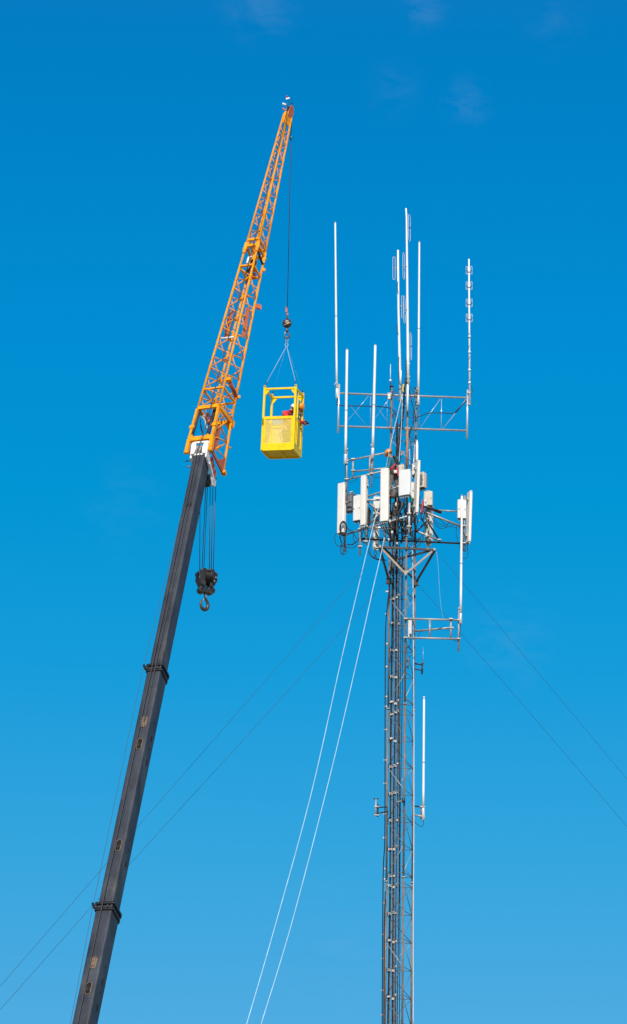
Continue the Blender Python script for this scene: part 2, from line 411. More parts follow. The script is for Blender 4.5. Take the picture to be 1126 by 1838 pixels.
# --- boom head: white cheeks, sheaves, striped guard
def H(a, b, c):                                          # a along the boom from its end, b down from the top face, c across
    return B1 + bu * a + bn * (SECS[0][3] / 2 - b) + bs * c
head = MB()
hw = .205
CH = [(-.10, -.02), (.06, -.05), (.36, -.10), (.50, -.04), (.54, .08), (.42, .20), (.20, .24), (.05, .30), (-.10, .62), (-.10, .78), (-.18, .98), (-.36, 1.0), (-.44, .84), (-.34, .70), (-.22, .58), (-.16, .30)]
for s_ in (-1, 1):
    head.prism([H(a, b, s_ * hw - (0 if s_ > 0 else .05)) for a, b in CH], bs * .05)
hp = head.build('boom_head', 'white', crane)
md = hp.modifiers.new('tri', 'TRIANGULATE')
for a_, b_ in ((.50, .0), (.02, .0), (-.33, .9)):
    MB().beam(H(a_, b_, -hw), H(a_, b_, hw), .055, .06, bu).build('cross_bar', 'white', hp)
for s_ in (-1, 1):
    q = [(.0, .13), (.0, .22), (.30, .25), (.46, .19), (.46, .13), (.22, .10)]
    MB().prism([H(a, -.085, s_ * c) for a, c in q][::s_], -bn * .03).build('cheek_flange', 'white', hp)
for c in (-.105, -.035, .035, .105):
    MB().lathe(H(.24, .16, c - .03), bs, [(.05, 0), (.20, 0), (.22, .004), (.185, .022), (.185, .032), (.22, .05), (.20, .054), (.05, .054)], 24).build('sheave', 'sheave', hp)
for c in (-.10, 0, .10):
    MB().lathe(H(-.24, .82, c - .03), bs, [(.04, 0), (.17, 0), (.185, .004), (.155, .025), (.155, .035), (.185, .056), (.17, .06), (.04, .06)], 20).build('sheave', 'sheave', hp)
MB().box(H(-.36, .74, -.02), bs * .16, bn * .12, bu * .12).build('black_housing', 'collar', hp)  # plain black box by the lower sheaves
m = MB(); m.beam(H(-.10, .26, hw + .035), H(-.30, .82, hw + .035), .07, .09); m.build('strut', 'white', hp)
# striped guard bar
for k in range(6):
    a0, a1 = k / 6, (k + 1) / 6
    pa, pb = H(.14, .30, hw + .06), H(-.10, .86, hw + .06)
    MB().beam(lerp(pa, pb, a0), lerp(pa, pb, a1), .025, .21).build('striped_guard', 'red' if k % 2 == 0 else 'tan', hp)

# --- lattice jib
def chord_pts(tl, tr, br, Yc):
    w = abs(tr[0] - tl[0]) / 60.0
    a = P(*tl, Yc + w * .19); b = P(*tr, Yc - w * .19)
    dpx = math.hypot(br[0] - tr[0], br[1] - tr[1]) / 60.0 / .79
    c = P(*br, Yc - w * .19 + dpx * .82)
    return a, b, c, a + (c - b)
S0 = chord_pts((355.5, 733), (393.5, 728), (415, 757), 91.7)
S1 = chord_pts((441.5, 442), (463.5, 439), (475, 461), 94.55)
S2 = chord_pts((510, 204), (517, 202.5), (523.5, 212), 96.9)
ju = ((S1[0] + S1[1]) - (S0[0] + S0[1])).normalized()
js = (S0[1] - S0[0]).normalized()
jd = (S0[2] - S0[1]).normalized()
def jib_section(name, A, Bq, bays, rc, rl, first=0.0, last=1.0):
    root = thing_part(name, crane)
    for i in range(4):
        MB().tube(A[i], Bq[i], rc, 8, rc * .92).build('chord', 'crane', root)
    def pt(i, t): return lerp(A[i], Bq[i], t)
    for k in range(bays):
        t0 = first + (last - first) * k / bays; t1 = first + (last - first) * (k + 1) / bays; tm = (t0 + t1) / 2
        for fi, (i, j) in enumerate(((0, 1), (1, 2), (3, 2), (0, 3))):
            if fi in (1, 3): a, b, c = pt(i, tm), pt(j, t0), pt(j, t1)
            else: a, b, c = pt(j, tm), pt(i, t0), pt(i, t1)
            MB().tube(b, a, rl, 6).build('lacing', 'crane', root)
            MB().tube(a, c, rl, 6).build('lacing', 'crane', root)
        MB().tube(pt(1, tm) if k % 2 else pt(3, t0), pt(2, t1) if k % 2 else pt(0, t0), rl * .8, 6).build('cross_strut', 'crane', root)
    return root
def thing_part(name, parent):
    """a part that is only a holder for sub-parts: a tiny gusset mesh sits at its foot"""
    o = bpy.data.objects.new(name, None); COL.objects.link(o); o.parent = parent
    ORG[o.name] = ORG[parent.name]; return o
base = jib_section('jib_base_section', S0, S1, 7, .036, .019, .0, .86)
tipS = jib_section('jib_tip_section', S1, S2, 7, .031, .015, .06, .90)
# frames across the joint and the base
def xframe(pts, w, h, parent, name='cross_frame'):
    m = MB()
    for i in range(4):
        m.beam(pts[i], pts[(i + 1) % 4], w, h, ju)
    return m.build(name, 'crane', parent)
T = lambda A, Bq, t: [lerp(A[i], Bq[i], t) for i in range(4)]
xframe(S0, .06, .13, base); xframe(T(S0, S1, .11), .05, .05, base); xframe(T(S0, S1, .87), .055, .06, base)
xframe(S1, .06, .10, tipS); xframe(T(S1, S2, .045), .05, .10, tipS); 
for i in range(4):                                       # joint lugs
    m = MB(); m.beam(lerp(S0[i], S1[i], .955), lerp(S1[i], S2[i], .02), .10, .09); m.lathe(lerp(S0[i], S1[i], .985) - js * .07, js, [(.035, 0), (.035, .14)], 10)
    m.build('joint_lug', 'crane', tipS)
for i in (0, 1, 2):
    m = MB(); q = S1[i]; e = S1[(1, 0, 3)[i]]
    m.prism([q, q + ju * .42, q + (e - q).normalized() * .12], jd * .02); m.build('gusset', 'crane', tipS)
# joint mechanism: cylinders, hoses and brackets inside the lattice just below the joint
jc = T(S0, S1, .93); cc = (jc[0] + jc[1] + jc[2] + jc[3]) / 4
m = MB(); m.tube(lerp(jc[0], jc[2], .35) - ju * .55, lerp(jc[0], jc[2], .55) + ju * .25, .055, 10); m.build('lock_cylinder', 'collar', base)
m = MB(); m.tube(lerp(jc[0], jc[1], .35) + jd * .1 - ju * .25, lerp(jc[0], jc[1], .35) + jd * .1 + ju * .05, .045, 8); m.tube(lerp(jc[0], jc[1], .25) + jd * .12 + ju * .07, lerp(jc[0], jc[1], .8) + jd * .12 + ju * .1, .03, 8); m.build('hose_reel', 'white', base)
for k in range(4):
    a = lerp(jc[1], jc[2], .15 + .2 * k)
    m = MB(); m.box(a - js * (.05 + .03 * k) - ju * (.15 * k), js * .05, jd * .05, ju * (.11 - .015 * k)); m.build('lock_bracket', ('crane', 'crane_plate')[k % 2], base)
m = MB(); m.beam(jc[1] + ju * .3, jc[2] + ju * .12, .05, .06); m.build('lock_lever', 'boom', base)
m = MB(); q = jc[2]; m.beam(q - ju * .05, q + jd * .06 + js * .08 - ju * .1, .1, .09); m.build('joint_pin_bracket', 'crane', base)
# red-brown plates and guides on the sides
def plate(x0, y0, x1, y1, wpx, Y, th=.02, name='side_plate', m_='crane_plate', par=None):
    a, b = P(x0, y0, Y), P(x1, y1, Y); s = js * (wpx / 60 / 2)
    m = MB(); m.prism([a - s, a + s * .6 - (a - b) * .06, a + s, b + s, b - s * .3 + (b - a) * .05, b - s], jd * th)
    return m.build(name, m_, par or base)
plate(445, 551, 438, 602, 8, 93.45); plate(416, 556, 406, 604, 8, 93.75)
m = MB(); q = P(459, 549, 94.0); m.prism([q - ju * .1, q + ju * .08, q + jd * .07 + js * .07 + ju * .06, q + jd * .09 + js * .09 - ju * .11], js * .08); m.build('rope_guide', 'crane_plate', base)
a, b = P(412, 683, 92.05), P(424, 712, 92.6)
m = MB(); m.tube(a, b, .062, 10); m.build('stowage_cylinder', 'crane_plate', base)
m = MB(); m.beam(a - (b - a) * .12, a + (b - a) * .05, .14, .12); m.build('cylinder_bracket', 'crane', base)
m = MB(); m.beam(b, b + js * .12 + jd * .04, .06, .08); m.beam(b + (b - a) * .02, b + (b - a) * .1, .12, .1); m.build('cylinder_bracket', 'crane', base)
# pale stay bar on the top face
MB().tube(P(397, 607.5, 92.9), P(420, 605, 92.75), .03, 8).build('stay_bar', 'white', base)
# --- jib foot: yoke round the boom head, side struts, foot
yoke = thing_part('jib_yoke', crane)
yl, yr = P(340, 790, 91.15), P(381.5, 785, 90.95)
def bar(p, q, w, h, name='yoke_bar', m_='crane', up=None, par=None):
    return MB().beam(p, q, w, h, up).build(name, m_, par or yoke)
bar(S0[0] - ju * .05, yl, .07, .09, up=jd); bar(S0[1] - ju * .05, yr, .075, .09, up=jd)
bar(yl - js * .04, yr + js * .02, .09, .16, up=ju)
bar(yl + ju * .02, P(335.2, 812, 90.9), .10, .10, up=jd); bar(yr + ju * .02, P(377.5, 807, 90.75), .12, .10, up=jd)
for q in (P(335.2, 812, 90.9), P(377.5, 807, 90.75)):
    MB().lathe(q - js * .065, js, [(.055, 0), (.055, .13)], 12).build('yoke_pin', 'crane', yoke)
for f_ in (0, 1):
    a = lerp(S0[f_], (yl, yr)[f_], .62)
    MB().box(a - jd * .02, js * .065, jd * .05, ju * .06).build('yoke_lug', 'crane', yoke)
ft = P(400.5, 849, 91.55); ftl = ft + (S0[3] - S0[2])
MB().tube(S0[2], ft, .038, 8).build('chord', 'crane', yoke); MB().tube(S0[3], ftl, .038, 8).build('chord', 'crane', yoke)
for f_, c_ in ((ft, P(379.5, 806, 90.85)), (ftl, P(379.5, 806, 90.85) + (S0[3] - S0[2]))):
    bar(c_, f_, .05, .11, 'side_strut', 'crane_plate')
    MB().beam(f_ - js * .04, f_ + js * .09 , .14, .10, ju).build('foot_lug', 'crane', yoke)
bar(yr, P(379.5, 806, 90.85), .04, .14, 'side_strut', 'crane_plate')
MB().prism([P(383.5, 787, 90.97), P(390.5, 764, 91.4), P(397, 766, 91.6), P(391, 800, 91.2), P(384, 809, 90.95)], js * .02).build('side_strut', 'crane_plate', yoke)
m = MB(); m.prism([P(388.5, 826, 91.2), P(404.5, 822, 91.7), ft + ju * .05], js * .015); m.build('foot_gusset', 'crane_plate', yoke)
for x0, y0, Y0, x1, y1, Y1, r_ in ((395, 737, 91.6, 410.5, 771, 92.2, .022), (388, 785, 91.1, 408, 794, 91.95, .022), (388, 771, 91.2, 414, 752, 92.35, .018),
                                   (388, 808, 91.0, 407, 794, 91.95, .02), (391, 748, 91.5, 407, 792, 91.95, .02), (392, 809, 91.2, 404, 822, 91.75, .018), (388, 806, 91, 396, 800, 91.4, .03), (406, 803, 91.9, 415, 804, 92.1, .03)):
    MB().tube(P(x0, y0, Y0), P(x1, y1, Y1), r_, 8).build('lacing', 'crane', yoke)
m = MB(); q = P(413, 762, 92.35); m.box(q, js * .07, jd * .09, ju * .09); m.box(q + js * .08, js * .03, jd * .06, ju * .13); m.build('sheave_bracket', 'crane', yoke)
MB().lathe(P(413, 752, 92.2) - js * .05, js, [(.09, 0), (.09, .1)], 14).build('guide_sheave', 'crane_plate', yoke)
for (x0, y0), (x1, y1) in (((358.5, 738), (345, 781)), ((386, 735), (373.5, 779))):
    a, b = P(x0, y0, 91.85), P(x1, y1, 91.25)
    MB().tube(a, b, .052, 14).build('luffing_cylinder', 'boom', yoke)
    MB().tube(b, b + (b - a).normalized() * .12, .03, 10).build('cylinder_rod', 'crane', yoke)
    MB().box(b + (b - a).normalized() * .12, js * .05, jd * .03, ju * .06).build('cylinder_lug', 'crane', yoke)
for k, (pts, r_, m_) in enumerate(((((360, 752), (360.5, 766), (364, 778), (367, 786)), .014, 'cable'), (((361, 762), (363, 770), (366, 782), (369, 785)), .012, 'cable'),
                                   (((365, 749), (369, 757), (370, 764), (374, 770)), .026, 'sheave'), (((370, 746), (371, 756), (375, 762), (377, 772)), .018, 'collar'),
                                   (((362, 750), (366, 746), (370, 748)), .018, 'sheave'))):
    MB().path(smooth([P(x, y, 91.75 - .012 * (y - 740)) for x, y in pts]), r_, 6).build('hydraulic_hose', m_, yoke)
for x, y in ((372, 752), (376, 756), (374, 744), (378, 749)):
    MB().box(P(x, y, 91.9), js * .03, jd * .03, ju * .05).build('hydraulic_fitting', 'crane_plate', yoke)
# --- jib tip
tip = thing_part('jib_tip', crane)
t0 = T(S1, S2, .93)
m = MB(); m.hexa([t0[0], t0[1], t0[2], t0[3]] + [S2[i] + ju * .10 for i in (0, 1, 2, 3)]); 
MB().prism([t0[0], t0[1], S2[1] + ju * .1, S2[0] + ju * .1], jd * .015).build('tip_plate', 'crane', tip)
MB().prism([t0[1] + js * .002, t0[2] + js * .002, S2[2] + ju * .12, S2[1] + ju * .12], -js * .015).build('tip_plate', 'crane', tip)
pc = (S2[0] + S2[1] + S2[2] + S2[3]) / 4
for s_ in (-.07, .05):
    q = pc + js * s_
    MB().prism([q - jd * .10 - ju * .1, q + jd * .17 - ju * .1, q + jd * .17 + ju * .30, q + jd * .09 + ju * .52, q - jd * .04 + ju * .50, q - jd * .10 + ju * .2], js * .02).build('tip_cheek', 'crane_plate' if s_ > 0 else 'sheave', tip)
MB().lathe(pc + js * -.04 + ju * .28 + jd * .06, js, [(.03, 0), (.16, 0), (.17, .005), (.14, .03), (.14, .04), (.17, .07), (.03, .07)], 20).build('tip_sheave', 'collar', tip)
MB().beam(P(513.5, 177.5, 97), P(520, 176, 97), .03, .04).build('lamp_bracket', 'lamp_w', tip)
m = MB(); m.tube(P(515.3, 178, 97), P(515.3, 174.5, 97), .012, 6); m.lathe(P(515.3, 174.6, 97), V((0, 0, 1)), [(.025, 0), (.03, .01), (.03, .04), (.015, .05)], 12); m.build('beacon_lamp', 'red', tip)
m = MB(); m.tube(P(514, 188, 97), P(510, 187, 97), .03, 8); m.lathe(P(510.2, 186.6, 97), V((-1, -.3, -.15)), [(.028, 0), (.04, .02), (.042, .05), (.02, .055)], 12); m.build('work_lamp', 'lamp_w', tip)
MB().beam(P(508, 194, 97), P(512, 198, 97), .04, .04).build('rope_keeper', 'red', tip)
MB().tube(P(524.3, 184, 97.2), P(524.0, 198, 97.2), .022, 8).build('rope_guard', 'collar', tip)

# ropes of the crane
def rope(name, pts, r, m_, label, cat='rope', group=None, n=6):
    o = MB().path([V(p) for p in pts], r, n).build(name, m_)
    return tag(o, label, cat, group)
tp = P(523.8, 196, 97.25)
bt = P(516.2, 552, 97.25)
rope('hoist_rope', [tp, P(522.4, 250, 97.25), bt], .014, 'rope', 'thin dark wire rope dropping from the jib tip to the orange socket', 'rope')
pts = [tp + V((-.1, -.25, .25)), P(514, 205, 96.55), P(463 - 8, 438, 94.35), P(388, 690, 92.0), P(371, 760, 91.0)]
for y in (828, 900, 1000, 1100, 1208, 1300, 1420, 1540, 1640, 1740, 1838, 1900):
    d_ = [s for s in SECS if s[0] <= y < s[1]][-1][3] if y > 830 else .6
    pts.append(boom_axis(y) + bn * (d_ / 2 + .075) - bs * (.045 - (y - 828) * .000008))
rope('hoist_rope', pts, .013, 'rope', 'dark wire rope running over the top of the lattice jib and down the boom', 'rope')
pts = [H(.26, -.06, .05)]
for y in (850, 900, 1000, 1100, 1208, 1300):
    d_ = [s for s in SECS if s[0] <= y < s[1]][-1][3]
    pts.append(boom_axis(y) + bn * (d_ / 2 + .05) + bs * .045)
q = boom_axis(1312) + bn * (SECS[1][3] / 2 - .02) + bs * .03; pts.append(q)
rope('hoist_rope', pts, .013, 'rope', 'dark wire rope on the boom from the white head to the lit slot', 'rope')
rope('trip_wire', [P(347.5, 829, 90.8), P(334, 890, 90.4), P(255, 1208, 88.2), P(165, 1636, 85.2), P(126.5, 1838, 83.8), P(90, 2000, 82.5)], .006, 'rope', 'very thin wire running just off the left edge of the boom', 'wire')
MB().tube(P(348, 825.5, 90.95), P(333, 828, 90.9), .018, 6).build('wire_arm', 'collar', crane)
MB().tube(P(347, 838.3, 90.95), P(335, 837.5, 90.9), .02, 6).build('wire_arm', 'rustrim', crane)

# limit-switch weight under the tip
t = thing('limit_switch_weight', P(522.3, 250, 97.2), 'small teal weight threaded on the hoist rope just below the jib tip', 'weight')
MB().lathe(P(522.6, 250, 97.2), V((0, 0, 1)), [(.03, -.0), (.055, .01), (.055, .06), (.035, .10), (.02, .12)], 12).build('weight_body', 'tealp', t)
m = MB(); m.tube(P(520.6, 246, 97.1), P(521.3, 222, 97.0), .006, 5); m.build('hanging_wire', 'rope', t)

# --- hook block with six falls
YB = 91.75
t = thing('hook_block', P(370, 1068, YB), 'black multi-sheave hook block hanging from six ropes beside the boom', 'hook block')
C = P(370.5, 1040, YB); k_ = 1 / ppm(C)
X, Y_, Z = V((1, 0, 0)), V((0, 1, 0)), V((0, 0, 1))
yaw = R(24); BX = V((math.cos(yaw), math.sin(yaw), 0)); BY = V((-math.sin(yaw), math.cos(yaw), 0))
def octo(cx, cz, rx, rz, n=16): return [C + BX * (cx + rx * math.cos(2 * math.pi * k / n)) + Z * (cz + rz * math.sin(2 * math.pi * k / n)) for k in range(n)]
# two side weights (lobed cheek plates) and the sheave stack between
for s_ in (-1, 1):
    pl = []
    for a, b in ((.06, .28), (.10, .30), (.20, .27), (.215, .21), (.29, .19), (.30, .10), (.27, .07), (.29, -.04), (.24, -.14), (.2, -.22), (.12, -.27), (.06, -.25)):
        pl.append(C + BX * (s_ * a) + Z * b - BY * .16)
    MB().prism(pl, BY * .32).build('cheek_weight', 'block', t, bevel=.015)
for k in range(6):
    MB().lathe(C + BX * (-.10 + .038 * k) + Z * .06, BX, [(.03, 0), (.235, 0), (.25, .004), (.22, .014), (.25, .028), (.235, .032), (.03, .032)], 24).build('sheave', 'block', t)
MB().beam(C - BX * .1 + Z * .20 - BY * .24, C + BX * .02 + Z * .23 - BY * .24, .02, .05).build('rope_guard', 'hook', t)
MB().tube(C - BX * .32 + Z * .05, C + BX * .32 + Z * .05, .045, 12).build('axle_pin', 'hook', t)
for s_, px_ in ((-1, 'block'), (1, 'block')):
    q_ = C + BX * (.135 * s_) - Z * .34
    tc_ = MB().prism([q_ - BY * .12 + BX * (.115 * math.cos(2 * math.pi * k / 18)) + Z * (.105 * math.sin(2 * math.pi * k / 18)) for k in range(18)], BY * .24).build('trunnion_cheek', px_, t, bevel=.008)
    MB().lathe(q_ - BY * .125 + BX * (.02 * s_), BY, [(.042, 0), (.042, .004)], 14).build('lightening_hole_shade', 'hole_shade', tc_)  # flat black disc paints the shade of a hole in the cheek
MB().box(C - Z * .36, BX * .13, BY * .1, Z * .06).build('trunnion', 'block', t, bevel=.01)
for dx, dz in ((.19, .15), (.24, -.02), (.17, -.13)):
    MB().lathe(C + BX * dx + Z * dz - BY * .168, -BY, [(.038, 0), (.038, .004)], 14).build('lightening_hole_shade', 'hole_shade', t)  # hole shade painted as black discs on the cheek weight
for dx, dz in ((.23, .045), (.19, -.07)):
    MB().lathe(C + BX * dx + Z * dz - BY * .162, -BY, [(.02, 0), (.02, .012), (.012, .016)], 10).build('bolt_head', 'sheave', t)
def hook_path(c, s, bx):
    """a lifting hook: shank, bowl and upturned point (s = size)"""
    pts = [(0.0, .95, .14), (0.0, .62, .15), (.06, .42, .17), (.22, .22, .19), (.33, -.05, .22), (.26, -.36, .25), (.0, -.52, .25), (-.26, -.42, .22), (-.37, -.15, .17), (-.33, .12, .12), (-.24, .28, .07)]
    return [c + bx * (a * s) + Z * (b * s) for a, b, _ in pts], [r * s for *_, r in pts]
def hook_mesh(c, s, bx, n=10):
    pts, rad = hook_path(c, s, bx); sp = smooth(pts, 4)
    m = MB(); x = None; idx = []
    for k, q in enumerate(sp):
        tt = (sp[min(k + 1, len(sp) - 1)] - sp[max(k - 1, 0)]).normalized()
        if x is None: x, y, _ = basis(tt)
        else: x = (x - tt * x.dot(tt)).normalized(); y = tt.cross(x)
        f_ = k / 4; i = min(int(f_), len(rad) - 2); rr = lerp(rad[i], rad[i + 1], f_ - i) if k < len(sp) - 1 else rad[-1]
        idx.append(m.ring(q, x, y, rr * .62, n))
    for a, b in zip(idx, idx[1:]):
        for k in range(n): m.f.append((a + k, a + (k + 1) % n, b + (k + 1) % n, b + k)); m.sm.append(True)
    m.f.append(tuple(idx[0] + k for k in reversed(range(n)))); m.sm.append(False); m.f.append(tuple(idx[-1] + k for k in range(n))); m.sm.append(False)
    return m
hc = P(367.6, 1083, YB)
hook_mesh(hc, .36, V((.8, .6, 0))).build('hook', 'hook', t)
MB().tube(P(368.8, 1064, YB), P(368.8, 1073, YB), .035, 10).build('shank', 'sheave', t)
MB().path(smooth([hc + V((-.02, -.05, .12)), hc + V((-.07, -.05, .05)), hc + V((-.085, -.04, -.02))], 4), .012, 6).build('safety_latch', 'sheave', t)
tops = [(359.5, 868), (370.5, 862), (373.5, 862), (377.6, 863), (382.8, 863), (388, 862)]; bots = [358.8, 362.8, 366, 376.2, 379.4, 383]
for (tx, ty), bx_ in zip(tops, bots):
    rope('rope_fall', [P(tx, ty - 6, YB), P(bx_, 1024, YB)], .0125, 'rope', 'grey rope fall between the white boom head and the black hook block', 'rope', 'six rope falls above the hook block')

# --- overhaul ball with hook, slings, basket
YK = 97.25
t = thing('overhaul_ball', P(515.5, 589, YK), 'round brown overhaul ball with a hook hanging over the yellow basket', 'crane ball')
bc = P(515.4, 580.5, YK); rb = .150
MB().lathe(bc, Z, [(rb * math.sin(math.pi * k / 16), -rb * math.cos(math.pi * k / 16)) for k in range(17)], 28).build('ball', 'ball', t)
cv = (CAM - bc).normalized(); cxv = V((1, 0, 0)); cyv = cv.cross(cxv).normalized()
bxv = cv; 
ringc = bc + (cv * .80 + Z * .30 + X * -.02).normalized() * (rb * .93)
rn = (ringc - bc).normalized(); ra, rbv, _ = basis(rn)
MB().path([ringc + ra * (.045 * math.cos(2 * math.pi * k / 18)) + rbv * (.045 * math.sin(2 * math.pi * k / 18)) for k in range(18)], .010, 6, closed=True).build('cast_ring', 'clampw', t)
MB().lathe(ringc - rn * .01, rn, [(.016, 0), (.016, .016), (.01, .02)], 10).build('bolt_head', 'clampw', t)
arc = []
for k in range(9):
    a = -.95 + 1.9 * k / 8
    dv = (cv * math.cos(a) + (X * .88 + Z * .42).normalized() * math.sin(a) - Z * .12).normalized()
    arc.append(bc + dv * (rb + .001))
MB().path(arc, .013, 6).build('pale_weld_seam', 'clampw', t)
m = MB(); m.box(P(514.3, 557.5, YK), X * .032, Y_ * .03, Z * .07); m.box(P(514.0, 552.2, YK), X * .028, Y_ * .028, Z * .02); m.build('wedge_socket', 'socket', t, bevel=.008)
m = MB(); m.box(P(516.2, 564.5, YK), X * .026, Y_ * .03, Z * .045); m.build('swivel', 'socket', t, bevel=.008)
MB().tube(P(515.6, 568, YK), P(515.6, 573, YK), .028, 10).build('swivel_shank', 'hook', t)
MB().lathe(P(515.3, 593, YK) - Y_ * .04, Y_, [(.02, 0), (.05, 0), (.055, .02), (.055, .06), (.05, .08), (.02, .08)], 16).build('swivel_eye', 'hook', t)
hook_mesh(P(515.4, 601, YK), .20, X).build('hook', 'hook', t)
MB().tube(P(512.2, 595.5, YK), P(511.6, 600.5, YK), .014, 6).build('safety_latch', 'clampw', t)

# basket pose (fitted to the photo): floor centre, rotation vector, size
rv = V((0.0585, 0.0333, -0.2559)); from mathutils import Quaternion
BQ = Quaternion(rv.normalized(), rv.length); BC = V((-1.036, 97.3, 36.967)); bw, bd, bh = 1.061, .950, 2.112
bk = thing('work_basket', BC, 'yellow personnel basket with open top frame hanging from the crane ball', 'basket', rot=BQ)
def L2W(x, y, z): return BC + BQ @ V((x, y, z))
def lb(name, c, hx, hy, hz, m_='yellow', par=None, bevel=.004):
    return MB().box(V(c), V((hx, 0, 0)), V((0, hy, 0)), V((0, 0, hz))).build(name, m_, par or bk, local=True, bevel=bevel)
hx_, hy_ = bw / 2 - .032, bd / 2 - .032
pt_ = .032
for sx in (-1, 1):
    for sy in (-1, 1):
        po = lb('corner_post', (sx * hx_, sy * hy_, bh / 2), pt_, pt_, bh / 2 - .02)
        MB().lathe(V((sx * hx_, sy * hy_ - pt_, bh - .03)), V((0, 1, 0)), [(.036, 0), (.036, 2 * pt_)], 14).build('lifting_lug', 'yellow', po, local=True)
        MB().lathe(V((sx * hx_, sy * hy_ - pt_ - .004, bh - .03)), V((0, 1, 0)), [(.016, 0), (.016, .004)], 10).build('lug_hole_shade', 'hole_shade', po, local=True)  # black disc paints the shade inside the lug eye
        m = MB(); q = V((sx * (hx_ - pt_), sy * hy_ - .006, bh - .14)); m.prism([q, q + V((-sx * .14, 0, 0)), q + V((0, 0, -.17))][::(1 if sx < 0 else -1)], V((0, .012, 0))); m.build('corner_gusset', 'yellow', bk, local=True)
for sy in (-1, 1):
    lb('top_rail', (0, sy * hy_, bh - .11), hx_ - pt_, .026, .028)
for sx in (-1, 1):
    lb('top_rail', (sx * hx_, 0, bh - .11), .026, hy_ - pt_, .028)
MZ = 1.075
for sy in (-1, 1):
    lb('mid_rail', (0, sy * (hy_ + .002), MZ - .02), hx_ - pt_, .030, .045)
    lb('toe_board', (0, sy * (hy_ + .016), .115), hx_ - pt_ - .001, .012, .115)
    lb('mesh_panel', (0, sy * (hy_ + .012), .62), hx_ - pt_ - .05, .0012, .41, 'ymesh', bevel=0)
    for sx in (-1, 1):
        lb('panel_stile', (sx * (hx_ - pt_ - .028), sy * (hy_ + .010), .63), .028, .018, .40)
# left side: rail and mesh;  right side: gate with its own frame
lb('mid_rail', (-hx_, 0, MZ - .02), .030, hy_ - pt_, .045); lb('toe_board', (-hx_ - .016, 0, .115), .012, hy_ - pt_ - .001, .115)
lb('mesh_panel', (-hx_ - .012, 0, .62), .0012, hy_ - pt_ - .02, .41, 'ymesh', bevel=0)
lb('mid_rail', (hx_, 0, MZ - .02), .030, hy_ - pt_, .040); lb('toe_board', (hx_ + .016, 0, .115), .012, hy_ - pt_ - .001, .115)
lb('side_post', (hx_, -hy_ + .30, (MZ + bh - .14) / 2 + .012), .026, .026, (bh - .14 - MZ) / 2 - .015)
gate = lb('gate_panel', (hx_ + .012, .03, .62), .0012, hy_ - pt_ - .12, .40, 'ymesh', bevel=0)
for y_ in (-hy_ + .14, -hy_ + .30, hy_ - .14):
    lb('gate_stile', (hx_ + .022, y_, .63), .016, .026, .40, par=gate)
lb('gate_latch', (hx_ + .05, hy_ - .20, .93), .015, .06, .03, par=gate)
# floor: plate, frame, joists seen from below
lb('floor_plate', (0, 0, .045), hx_ - .01, hy_ - .01, .006)
for sy in (-1, 1): lb('floor_beam', (0, sy * hy_, .018), hx_ - pt_, .032, .020)
for sx in (-1, 1): lb('floor_beam', (sx * hx_, 0, .018), .032, hy_ - pt_, .020)
lb('floor_joist', (.03, 0, .018), .035, hy_ - pt_ - .002, .020)
# rope slack inside the basket
tag(MB().path(smooth([L2W(-.18, .30, .98), L2W(-.12, .28, .80), L2W(.0, .25, .64), L2W(.13, .22, .60), L2W(.22, .2, .70), L2W(.26, .18, .95)], 6), .016, 6).build('slack_rope', 'yelcable'), 'slack rope hanging in a curve behind the mesh of the yellow basket', 'rope')
# bridle sling
sl_ = thing('bridle_sling', P(515, 617, YK), 'pale four-legged wire sling between the ball hook and the yellow basket', 'sling')
apex = P(514.8, 617, YK)
m = MB(); c0 = P(515.3, 610, YK)
m.path([c0 + X * (.035 * math.cos(a)) + Z * (.10 * math.sin(a)) for a in [2 * math.pi * k / 20 for k in range(20)]], .010, 6, closed=True); m.build('master_link', 'tan', sl_)
m = MB(); c1 = P(514.6, 619, YK); m.path([c1 + X * (.045 * math.cos(a)) + Z * (.07 * math.sin(a)) + Y_ * (.02 * math.sin(a)) for a in [2 * math.pi * k / 20 for k in range(20)]], .009, 6, closed=True); m.build('gather_ring', 'sling', sl_)
for sx in (-1, 1):
    for sy in (-1, 1):
        e = L2W(sx * hx_, sy * hy_, bh + .01); a_ = apex - Z * .08
        lg = MB().tube(a_, e, .008 if sy < 0 else .0011, 6).build('sling_leg', 'sling', sl_)
        m = MB(); d_ = (e - a_).normalized(); m.tube(e - d_ * .12, e - d_ * .02, .016, 6); m.build('shackle', 'block', lg)

# ================================================================== PEOPLE
def skin(name, verts, edges, rad, m_, parent, root=0, sub=1):
    me = bpy.data.meshes.new(name); o0 = ORG[parent.name] if parent else V(verts[0])
    me.from_pydata([tuple(V(q) - o0) for q in verts], edges, []); me.materials.append(MT[m_])
    o = bpy.data.objects.new(name, me); COL.objects.link(o)
    if parent: o.parent = parent; ORG[o.name] = ORG[parent.name]
    else: o.location = o0; ORG[o.name] = o0
    s = o.modifiers.new('skin', 'SKIN'); s.use_smooth_shade = True
    sv = me.skin_vertices[0].data
    for k, r_ in enumerate(rad):
        rr = r_ if isinstance(r_, tuple) else (r_, r_)
        sv[k].radius = rr; sv[k].use_root = (k == root)
    if sub:
        u_ = o.modifiers.new('sub', 'SUBSURF'); u_.levels = sub; u_.render_levels = sub
    return o
def chain(seq):
    """seq: list of (name, parent name, point, radius) -> verts, edges, radii"""
    ix = {}; v = []; e = []; r_ = []
    for nm, pr, pt, ra in seq:
        ix[nm] = len(v); v.append(V(pt)); r_.append(ra)
        if pr: e.append((ix[pr], ix[nm]))
    return v, e, r_
